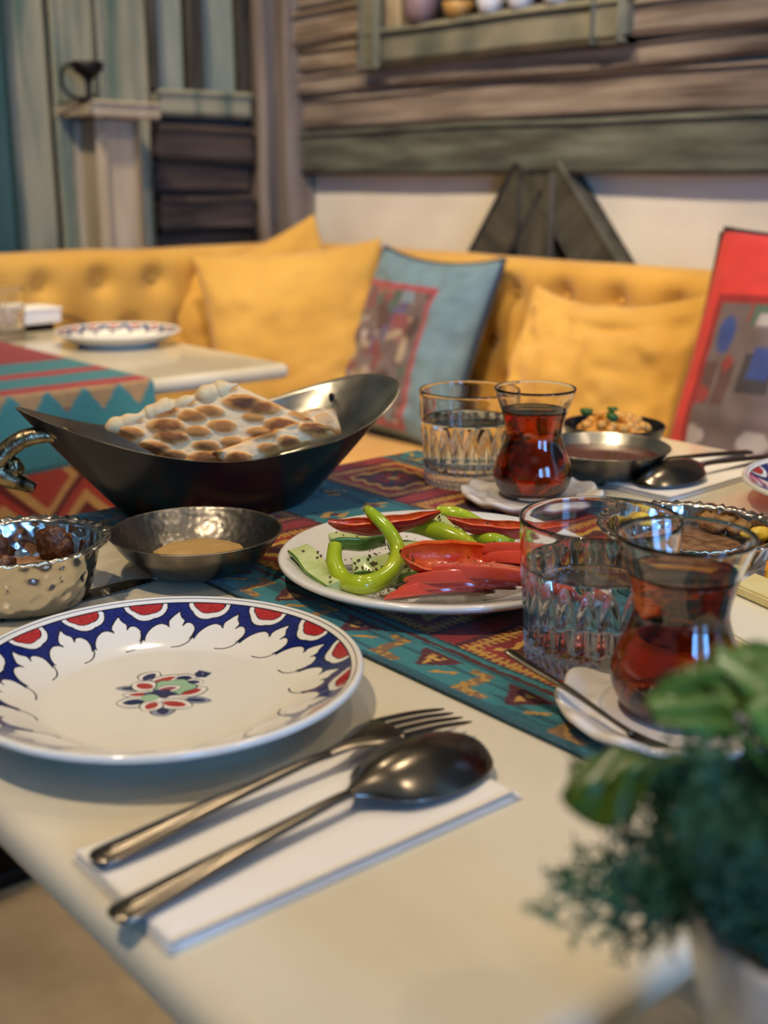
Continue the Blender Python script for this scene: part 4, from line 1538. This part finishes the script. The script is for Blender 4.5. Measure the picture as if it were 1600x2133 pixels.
for i, (px, py) in enumerate(((1345, 1082), (1584, 1112))):
    tag(put('butter_knob', lump('butter', .0075, .006, .0048, .18, 1.5, 50 + i, 3), M['butter'], None, on(px, py, .775), (0, 0, i)), ('yellow butter knob seen through the near tumbler', 'yellow butter knob at the right edge of the tin dish')[i], 'butter', 'butter knobs in the tin dish')

# cheese plate at the right
CPC = Vector((-.287, .617, .7522))
tag(put('cheese_plate', plain_plate('cheese_plate', .098, .0155, None), M['porcelain_emb'], None, CPC), 'white plate of sliced cheese at the right edge', 'plate')


def slice_(name, pts, z0, z1, mat, label, rot=(0, 0, 0)):
    """slab with a polygon outline"""
    bm = bmesh.new()
    c = sum((Vector(p) for p in pts), Vector()) / len(pts)
    vs = [bm.verts.new((p[0] - c.x, p[1] - c.y, 0)) for p in pts]
    f = bm.faces.new(vs)
    ex = bmesh.ops.extrude_face_region(bm, geom=[f])
    for g in ex['geom']:
        if isinstance(g, bmesh.types.BMVert):
            g.co.z = z1 - z0
    bmesh.ops.recalc_face_normals(bm, faces=bm.faces[:])
    bmesh.ops.bevel(bm, geom=bm.edges[:], offset=.0012, segments=2, affect='EDGES')
    me = bpy.data.meshes.new(name)
    bm.to_mesh(me)
    bm.free()
    return tag(put(name, me, mat, None, (c.x, c.y, z0), rot), label, 'cheese', 'cheese slices')


def quad(*p):
    return [on(x, y, z) for x, y, z in p]


slice_('cheese_slice', quad((1470, 1300, .765), (1545, 1215, .765), (1700, 1290, .765), (1640, 1400, .765)), .759, .768, M['cheese_white'], 'white cheese slab in the middle of the cheese plate')
slice_('cheese_slice', quad((1480, 1385, .762), (1515, 1280, .762), (1590, 1330, .762), (1560, 1400, .762)), .757, .764, M['cheese'], 'pale yellow cheese slice at the front left of the cheese plate')
slice_('cheese_slice', quad((1530, 1225, .772), (1570, 1200, .772), (1720, 1260, .772), (1700, 1300, .772)), .7683, .7745, M['cheese'], 'pale yellow cheese slice lying on the white slab')
slice_('cheese_slice', quad((1592, 1205, .77), (1596, 1180, .77), (1680, 1180, .77), (1680, 1210, .77)), .760, .776, M['cheddar'], 'orange cheese block at the right edge of the cheese plate')


# ------------------------------------------------------------------ glasses
def tumbler_mesh():
    R0, R1, H = .0365, .0412, .0775
    nf = 22
    n = nf * 14
    zs = np.concatenate([np.linspace(0, .010, 9), np.linspace(.0115, .052, 42), np.linspace(.054, H - .0012, 12)])
    V = []
    rings = 0
    a = np.linspace(0, 2 * PI, n, endpoint=False)
    fr = (a * nf / (2 * PI)) % 1.0
    tri = np.abs(fr - .5) * 2                  # 0 in the middle of a flute, 1 at the ridge
    def ring(r, z):
        nonlocal rings
        rr = np.broadcast_to(r, a.shape)
        zz = np.broadcast_to(z, a.shape)
        V.append(np.stack([rr * np.cos(a), rr * np.sin(a), zz], -1))
        rings += 1
    for z in zs:
        R = R0 + (R1 - R0) * z / H
        top = .050 - .016 * tri ** 1.4
        wv = np.clip((top - z) / .007, 0, 1) * np.clip((z - .0125) / .004, 0, 1)
        r = R - .0026 * wv * (1 - tri ** 1.6) - .0004 * wv
        # little faceted band at the foot
        k = np.clip((.0115 - z) / .003, 0, 1) * np.clip(z / .002, 0, 1)
        r = r - .0018 * k * np.abs(np.sin(a * nf + (z > .006) * PI / 2)) - .0022 * np.clip((.003 - z) / .003, 0, 1)
        ring(r, z)
    for t in np.linspace(0, PI, 7)[1:]:
        ring(R1 - .0009 + .0009 * math.cos(t), H - .0009 + .0009 * math.sin(t))
    for z in np.linspace(H - .003, .016, 26):
        ring(R0 + (R1 - R0) * z / H - .0019 - .0016 * np.clip((.052 - z) / .012, 0, 1), z)
    for t in np.linspace(.2, 1, 7):
        ri = R0 + (R1 - R0) * .016 / H - .0035
        ring(ri - .006 * (1 - math.cos(t * PI / 2)), .016 - .005 * math.sin(t * PI / 2))
    ring(.012, .0108)
    ring(.0003, .0106)
    V = np.vstack(V)
    Q = grid_quads(rings, n, False, True)[:, ::-1]
    # close the foot
    me = mesh_np('tumbler', V, Q)
    bm = bmesh.new()
    bm.from_mesh(me)
    bm.verts.ensure_lookup_table()
    try:
        bm.faces.new([bm.verts[i] for i in range(n)])
        bm.faces.new([bm.verts[i] for i in range(len(V) - 1, len(V) - n - 1, -1)])
    except Exception:
        pass
    bmesh.ops.recalc_face_normals(bm, faces=bm.faces[:])
    bm.to_mesh(me)
    bm.free()
    return me


def liquid(prof_r, z0, z1, n=72, k=22, foot=0.0):
    """liquid body whose wall follows prof_r(z)"""
    P = [(.0003, z0)]
    P.append((max(prof_r(z0) - foot, .002), z0))
    for z in np.linspace(z0 + .0005, z1, k):
        P.append((prof_r(z), z))
    rt = prof_r(z1)
    P += [(rt - .0012, z1 - .0006), (rt - .004, z1 - .0008), (.0003, z1 - .0008)]
    me = lathe('liquid', P, n, cap0=False)
    bm = bmesh.new()
    bm.from_mesh(me)
    bmesh.ops.remove_doubles(bm, verts=bm.verts[:], dist=.00005)
    bmesh.ops.holes_fill(bm, edges=bm.edges[:], sides=0)
    bmesh.ops.recalc_face_normals(bm, faces=bm.faces[:])
    bm.to_mesh(me)
    bm.free()
    me.polygons.foreach_set('use_smooth', [True] * len(me.polygons))
    return me


tum = tumbler_mesh()
def tum_in(z):
    R = .0365 + (.0412 - .0365) * z / .0775
    if z < .016:
        s = min(1, max(0, (.016 - z) / .005))
        return R - .0035 - .006 * (1 - math.sqrt(max(0, 1 - s * s))) + .0002
    return R - .0019 - .0016 * max(0, min(1, (.052 - z) / .012)) + .0002


wat = liquid(tum_in, .0112, .0535)
for loc, lab in (((-.3735, .4585, .7528), 'near cut-glass tumbler of water behind the tea glass'), ((-.6905, .673, .7528), 'far cut-glass tumbler of water beside the far tea glass')):
    r = empty('water_tumbler', loc, 0, lab, 'glass', 'cut-glass tumblers')
    put('glass_wall', tum, M['glass'], r)
    put('water', wat, M['water'], r)

tea_prof = spline([(.0195, 0), (.0235, .0025), (.0285, .010), (.0302, .018), (.0285, .028), (.0243, .038), (.0218, .047), (.0222, .055), (.0248, .066), (.0283, .076), (.0312, .0845)], 46)
TZ, TR = tea_prof[:, 1], tea_prof[:, 0]
def tea_in(z):
    return float(np.interp(z, TZ, TR)) - .0013 + .00015


tp = [(.0003, 0)] + [(float(r), float(z)) for r, z in tea_prof]
tp += [(.0312 - .0003, .0851), (.0312 - .0008, .0853), (.0312 - .0013, .0849)]
for z in np.linspace(.083, .0055, 40):
    tp.append((float(np.interp(z, TZ, TR)) - .0013, float(z)))
tp += [(.018, .0045), (.0003, .0043)]
tgm = lathe('tea_glass', tp, 96, cap0=False)
bm = bmesh.new()
bm.from_mesh(tgm)
bmesh.ops.remove_doubles(bm, verts=bm.verts[:], dist=.00005)
bmesh.ops.recalc_face_normals(bm, faces=bm.faces[:])
bm.to_mesh(tgm)
bm.free()
tgm.polygons.foreach_set('use_smooth', [True] * len(tgm.polygons))
tea_me = liquid(tea_in, .0047, .0685, foot=.001)
sau_me = plain_plate('saucer', .0535, .0105, None, n=144, wave=12)
for (x, y), lab, sl in (((-.3013, .430), 'near waisted glass of black tea behind the herbs', 'ivory fluted saucer under the near tea glass'),
                        ((-.6106, .6646), 'far waisted glass of black tea beside the far tumbler', 'ivory fluted saucer under the far tea glass')):
    tag(put('tea_saucer', sau_me, M['saucer'], None, (x, y, .7526), (0, 0, .2)), sl, 'saucer', 'ivory tea saucers')
    r = empty('tea_glass', (x, y, .7579), 0, lab, 'glass', 'waisted tea glasses')
    put('glass_wall', tgm, M['glass'], r)
    put('tea', tea_me, M['tea'], r)


# ------------------------------------------------------------------ cutlery
def loft(name, st, n=60, k=16):
    """stations (y, z, half width, thickness, dome): a bar along y whose upper side is domed"""
    q = spline(st, n)
    V, F = [], []
    for (y, z, hw, th, dm) in q:
        hw = max(hw, .0003)
        th = max(th, .0003)
        for j in range(k):
            a = 2 * PI * j / k
            x = hw * math.cos(a)
            s = math.sin(a)
            zz = z + dm * (1 - (x / hw) ** 2) + (th / 2) * (abs(s) ** .7) * (1 if s > 0 else -1)
            V.append((x, y, zz))
    for i in range(n - 1):
        for j in range(k):
            F.append((i * k + j, (i) * k + (j + 1) % k, (i + 1) * k + (j + 1) % k, (i + 1) * k + j))
    F.append(tuple(range(k - 1, -1, -1)))
    F.append(tuple((n - 1) * k + j for j in range(k)))
    me = mesh(name, V, F)
    bm = bmesh.new()
    bm.from_mesh(me)
    bmesh.ops.recalc_face_normals(bm, faces=bm.faces[:])
    bm.to_mesh(me)
    bm.free()
    return me


HANDLE = [(0.0, .0028, .0040, .0022, .0006), (.004, .0030, .0066, .0026, .0010), (.018, .0038, .0066, .0026, .0012), (.045, .0058, .0052, .0026, .0012), (.075, .0076, .0034, .0028, .0008), (.098, .0090, .0026, .0030, .0004), (.112, .0088, .0027, .0028, .0002)]
handle_me = loft('handle', HANDLE, 70)
ridge_me = loft('ridge', [(.006, .0050, .0026, .0008, .0004), (.02, .0058, .0030, .0008, .0004), (.05, .0080, .0020, .0008, .0003), (.07, .0090, .0008, .0006, .0002)], 30, 10)
bowl_me = loft('bowl', [(.106, .0090, .0026, .0026, .0004), (.112, .0080, .0070, .0018, .0040), (.123, .0060, .0175, .0016, .0100), (.140, .0044, .0222, .0015, .0136), (.158, .0034, .0214, .0015, .0132), (.172, .0030, .0162, .0015, .0088), (.1795, .0028, .0088, .0015, .0042), (.1825, .0026, .0008, .0012, .0004)], 60, 40)
head_me = loft('head', [(.108, .0088, .0027, .0028, .0002), (.118, .0096, .0046, .0022, .0008), (.130, .0100, .0098, .0020, .0012), (.139, .0098, .0112, .0019, .0012), (.143, .0096, .0112, .0018, .0010)], 34, 24)
tine_me = []
for x in (-.0093, -.0031, .0031, .0093):
    t = loft('tine', [(.140, .0100, .0021, .0018, .0001), (.152, .0088, .0019, .0018, .0001), (.166, .0068, .0017, .0017, .0001), (.178, .0044, .0014, .0014, .0001), (.184, .0032, .0005, .0008, 0)], 26, 10)
    for v in t.vertices:
        v.co.x += x * (1 - max(0, v.co.y - .14) * .8) - 0
        v.co.z += -.0
    tine_me.append(t)


def spoon(loc, rz, label, flip=0):
    r = empty('table_spoon', loc, rz, label, 'spoon', 'steel table spoons')
    h = put('handle', handle_me, M['steel'], r)
    put('handle_ridge', ridge_me, M['steel'], h)
    put('bowl', bowl_me, M['steel'], r)
    return r


def fork(loc, rz, label):
    r = empty('table_fork', loc, rz, label, 'fork', 'steel table forks')
    h = put('handle', handle_me, M['steel'], r)
    put('handle_ridge', ridge_me, M['steel'], h)
    hd_ = put('head', head_me, M['steel'], r)
    for t in tine_me:
        put('tine', t, M['steel'], hd_)
    return r


NZ = .7502
def napkin(x0, x1, y0, y1, label, rz=0.0):
    cx, cy = (x0 + x1) / 2, (y0 + y1) / 2
    r = empty('paper_napkin', (cx, cy, NZ), rz, label, 'napkin', 'folded paper napkins')
    hx, hy = (x1 - x0) / 2, (y1 - y0) / 2
    for i in range(3):
        nx, ny = 24, 40
        xs, ys = np.linspace(-1, 1, nx), np.linspace(-1, 1, ny)
        X, Y = np.meshgrid(xs, ys, indexing='ij')
        rim = np.sqrt(np.clip(1 - np.clip((np.maximum(np.abs(X) - .975, 0) / .025), 0, 1) ** 2, 0, 1))
        rim = np.minimum(rim, np.sqrt(np.clip(1 - np.clip((np.maximum(np.abs(Y) - .99, 0) / .01), 0, 1) ** 2, 0, 1)))
        base = .0001 + .00145 * i
        wob = .0006 * vnoise(X * 2 + i * 3, Y * 3, i) * (i == 2)
        top = base + .0007 + .0007 * rim + wob
        bot = base + .0007 - .0007 * rim
        px = X * (hx - .0006 * i)
        py = Y * (hy - .0012 * i) - .0008 * i
        n = nx * ny
        Q = grid_quads(nx, ny)
        V = np.vstack([np.stack([px, py, top], -1).reshape(-1, 3), np.stack([px, py, bot], -1).reshape(-1, 3)])
        idx = np.arange(n).reshape(nx, ny)
        ring = np.concatenate([idx[0, :], idx[1:, -1], idx[-1, -2::-1], idx[-2:0:-1, 0]])
        sk = np.stack([np.roll(ring, -1), ring, ring + n, np.roll(ring, -1) + n], -1)
        put('fold', mesh_np('fold', V, np.vstack([Q, Q[:, ::-1] + n, sk])), M['napkin'], r)
    return r


napkin(-.374, -.3005, .1635, .3275, 'folded white paper napkin under the near fork and spoon', math.radians(-1))
tn_ = NZ + .0044


def aim(a, b):
    return math.atan2(b[1] - a[1], b[0] - a[0]) - PI / 2


spoon((-.3245, .1545, tn_ - .001), aim((-.3247, .1563), (-.334, .335)), 'steel spoon lying face down on the near napkin')
fork((-.3590, .1650, tn_), aim((-.3592, .165), (-.362, .354)), 'steel fork lying face down on the near napkin beside the spoon')

napkin(-.615, -.548, .752, .932, 'folded white paper napkin at the far place setting', math.radians(2))
spoon((-.565, .9385, tn_), PI + math.radians(-4), 'steel spoon lying on the far napkin')
fork((-.590, .930, tn_), PI + math.radians(-8), 'steel fork lying on the far napkin beside the spoon')

# knife
ka, kb = on(0, 1283, .752), on(322, 1204, .752)
kd = (kb - ka).normalized()
kl = .115
kr = empty('table_knife', kb - kd * .215, math.atan2(kd.y, kd.x), 'serrated steel knife lying between the tin bowl and the lotus plate', 'knife')
kr.location = (kb - kd * .188).to_tuple()
kr.location.z = .7505
kr.scale = (.875, 1, 1)
prof = []
for i in range(61):
    t = i / 60
    x = .095 + .12 * t
    top = .0062 if t < .80 else .0062 - .0085 * ((t - .80) / .20) ** 2.0
    bot = -.0068 + (.0 if t < .6 else .0046 * ((t - .6) / .4) ** 2.2)
    if .25 < t < .95:
        bot += .0005 * (i % 2)
    prof.append((x, top, min(bot, top - .0004)))
V, F = [], []
for (x, a, b) in prof:
    V += [(x, a, .0020), (x, (a + b) / 2, .0024), (x, b, .0008), (x, b, .0004), (x, (a + b) / 2, .0002), (x, a, .0006)]
for i in range(60):
    for j in range(6):
        F.append((i * 6 + j, i * 6 + (j + 1) % 6, (i + 1) * 6 + (j + 1) % 6, (i + 1) * 6 + j))
F += [tuple(range(5, -1, -1)), tuple(60 * 6 + j for j in range(6))]
put('blade', mesh('blade', V, F, False), M['steel_dark'], kr)
kh = loft('handle', [(0, .0045, .0050, .006, 0), (.006, .0048, .0085, .007, 0), (.04, .0045, .0080, .007, 0), (.085, .0036, .0062, .0055, 0), (.097, .0028, .0066, .0036, 0)], 40, 16)
put('handle', kh, M['steel'], kr, None, (0, 0, -PI / 2))

# teaspoon leaning on the near saucer
ta, tb = on(1056, 1354, .776), on(1318, 1528, .7635)
td = tb - ta
ts = empty('tea_spoon', ta, 0, 'small steel teaspoon resting on the near saucer', 'spoon')
ts.rotation_mode = 'QUATERNION'
ts.rotation_quaternion = td.to_track_quat('Y', 'Z')
Lt = td.length
put('handle', loft('handle', [(0, 0, .0016, .0012, 0), (.003, 0, .0034, .0014, .0002), (.02, 0, .0030, .0014, .0002), (.045, .0008, .0018, .0016, 0), (Lt - .012, 0, .0014, .0016, 0), (Lt, 0, .0016, .0014, 0)], 40, 12), M['steel'], ts)
put('bowl', loft('bowl', [(Lt - .003, 0, .0014, .0014, 0), (Lt + .004, -.0008, .0050, .0011, -.0012), (Lt + .012, -.0010, .0080, .0010, -.0026), (Lt + .022, -.0004, .0072, .0010, -.0022), (Lt + .030, .0006, .0030, .0010, -.0006), (Lt + .0315, .0008, .0006, .0010, 0)], 36, 20), M['steel'], ts)

# ------------------------------------------------------------------ herb pot
PC = Vector((-.122, .257, .7427))
tag(put('herb_pot', lathe('herb_pot', [(.0003, 0), (.026, 0), (.0275, .002), (.031, .02), (.0365, .045), (.0415, .072), (.0425, .077), (.0418, .0785), (.040, .077), (.035, .046), (.028, .012), (.0003, .010)], 72, cap0=False), M['pot'], None, PC), 'pale veined stoneware pot of fresh herbs in the near corner', 'pot')
top = PC + Vector((0, 0, .070))
rd = random.Random(21)
dv, df = [], []


def needle(p, q, r0, r1):
    p, q = Vector(p), Vector(q)
    t = (q - p)
    if t.length < 1e-5:
        return
    t.normalize()
    s = t.cross(Vector((.3, .5, .81))).normalized()
    b = s.cross(t)
    o = len(dv)
    for (c, r) in ((p, r0), (q, r1)):
        for j in range(3):
            a = 2 * PI * j / 3
            dv.append(c + (s * math.cos(a) + b * math.sin(a)) * r)
    for j in range(3):
        df.append((o + j, o + (j + 1) % 3, o + 3 + (j + 1) % 3, o + 3 + j))


def frond(p0, d0, L, droop):
    """one feathery dill leaf"""
    p = Vector(p0)
    d = Vector(d0).normalized()
    n = 12
    for i in range(n):
        q = p + d * (L / n)
        needle(p, q, .0007 * (1 - i / n) + .0003, .0007 * (1 - (i + 1) / n) + .0003)
        if i > 1:
            for s in range(3):
                ax = Vector((rd.gauss(0, 1), rd.gauss(0, 1), rd.gauss(0, 1)))
                side = d.cross(ax).normalized()
                bl = L * .26 * (1 - .55 * i / n) * rd.uniform(.7, 1.2)
                bd = (side + d * .7).normalized()
                e = q + bd * bl
                needle(q, e, .0004, .00025)
                for k in range(5):
                    m_ = q + bd * bl * (.25 + .18 * k)
                    ax2 = Vector((rd.gauss(0, 1), rd.gauss(0, 1), rd.gauss(0, 1)))
                    sd = (bd.cross(ax2).normalized() + bd * .6).normalized()
                    needle(m_, m_ + sd * bl * .42, .00034, .0002)
        p = q
        d = (d + Vector((0, 0, -droop / n)) + Vector((rd.gauss(0, .06), rd.gauss(0, .06), rd.gauss(0, .06)))).normalized()


left, away = -_R, _F
for i in range(170):
    a = rd.uniform(0, 2 * PI)
    q = .034 * math.sqrt(rd.random())
    st = top + Vector((q * math.cos(a), q * math.sin(a), -.004))
    up_ = rd.uniform(.25, 1.3)
    out = Vector((math.cos(a), math.sin(a), 0))
    if i % 2 == 0:
        out = (left * rd.uniform(.4, 1.2) + away * rd.uniform(-.6, .7)).normalized()
    near = max(0.0, -out.dot(_F))
    if near > .25:
        up_ += 1.2 * near
    fr_ = -(st - top).dot(_F) / .034          # 1 at the front of the rim
    out = (left * rd.uniform(-.5, 1.1) + away * rd.uniform(.0, 1.0)).normalized()
    up_ = rd.uniform(.55, 1.7)
    dr = rd.uniform(.3, 1.1)
    if i % 5 == 0 and fr_ < .2:
        out = (left + away * rd.uniform(-.1, .5)).normalized()
        up_, dr = rd.uniform(.3, .8), rd.uniform(1.2, 1.8)
    if fr_ > .3:
        up_, dr = rd.uniform(1.2, 2.2), .3
    frond(st + Vector((0, 0, .006)), out + Vector((0, 0, up_)), rd.uniform(.034, .052) + (.003 if dr > 1.15 else 0), dr)
tag(put('dill_bunch', mesh('dill_bunch', dv, df, False), M['dill']), 'feathery bunch of dark green dill spilling from the pot', 'dill', None, 'stuff')


def leaf(name, base, tip, width, mat, label, up=(0, 0, 1), curl=.25, lobes=0.0, fold=.25, seed=0):
    base, tip = Vector(base), Vector(tip)
    d = tip - base
    L = d.length
    r = empty(name, base, 0, label, 'leaf', 'broad herb leaves in the pot')
    r.rotation_mode = 'QUATERNION'
    y = d.normalized()
    z = Vector(up)
    x = y.cross(z).normalized()
    z = x.cross(y)
    r.rotation_quaternion = Matrix((x, y, z)).transposed().to_quaternion()
    nu, nv = 30, 17
    V = []
    for side in (1, -1):
        for i in range(nu):
            t = i / (nu - 1)
            hw = width / 2 * (math.sin(PI * min(1, t ** 1.25 * .98 + .01)) ** .65) * (1 + lobes * math.sin(t * 15 + seed))
            for j in range(nv):
                s = -1 + 2 * j / (nv - 1)
                V.append((hw * s, L * t, curl * L * (t * (1 - t)) + fold * hw * abs(s) + .0016 * math.sin(t * 14 + s * 5 + seed) + side * .00025))
    Q = grid_quads(nu, nv)
    n = nu * nv
    idx = np.arange(n).reshape(nu, nv)
    ring = np.concatenate([idx[0, :], idx[1:, -1], idx[-1, -2::-1], idx[-2:0:-1, 0]])
    sk = np.stack([np.roll(ring, -1), ring, ring + n, np.roll(ring, -1) + n], -1)
    put('blade', mesh_np(name, V, np.vstack([Q[:, ::-1], Q + n, sk])), mat, r)
    vein = [(0, L * t, curl * L * (t * (1 - t)) + .0016 * math.sin(t * 14 + seed) + .0003) for t in np.linspace(0, .95, 8)]
    put('midrib', tube('midrib', [(0, -L * .5, -L * .3), (0, -L * .2, -L * .08)] + vein, [.0010, .0010] + [.0008 * (1 - .8 * i / 7) for i in range(8)], 40, 8), mat, r)
    return r


cv = -_FW
leaf('herb_leaf', on(1530, 1530, .862), on(1375, 1425, .866), .022, M['arugula'], 'broad bright green leaf in front of the tea glass', cv + Vector((0, 0, .6)), .15, .04, .2, 1)
leaf('herb_leaf', on(1620, 1500, .866), on(1550, 1345, .872), .024, M['arugula'], 'tallest green leaf at the right edge above the dill', cv + Vector((0, 0, .2)), .15, .05, .2, 2)
leaf('herb_leaf', on(1560, 1480, .866), on(1465, 1380, .867), .020, M['arugula_d'], 'olive green leaf between the two broad bright leaves', cv + Vector((0, 0, .9)), .2, .04, .3, 3)
leaf('herb_leaf', on(1370, 1590, .856), on(1172, 1668, .842), .020, M['arugula_d'], 'folded olive green leaf poking out to the left over the dill', cv + Vector((0, 0, 1.0)) - _R * .1, .25, .02, -.5, 4)
leaf('herb_leaf', on(1680, 1600, .860), on(1625, 1440, .870), .024, M['arugula'], 'green leaf cut off by the right edge of the picture', cv, .15, .04, .2, 5)

# ------------------------------------------------------------------ things on the table in the back
r = empty('napkin_box', (-1.925, .838, .7502), .1, 'low white box with a dark foot on the table in the back', 'box')
put('foot', box('foot', -.028, .028, -.035, .035, 0, .012, .002), M['black_metal'], r)
put('body', box('body', -.034, .034, -.046, .046, .0122, .034, .003), M['napkin'], r)
put('lid', box('lid', -.036, .036, -.048, .048, .0342, .038, .0015), M['napkin'], r)
r = empty('water_tumbler', (-1.83, .752, .7528), 0, 'empty cut-glass tumbler on the table in the back', 'glass', 'cut-glass tumblers')
put('glass_wall', tum, M['glass'], r)
for (x, y, rz, f) in ((-1.86, .925, 1.45, 0),):
    fork((x, y, .7512), rz, 'steel fork behind the plate on the table in the back')
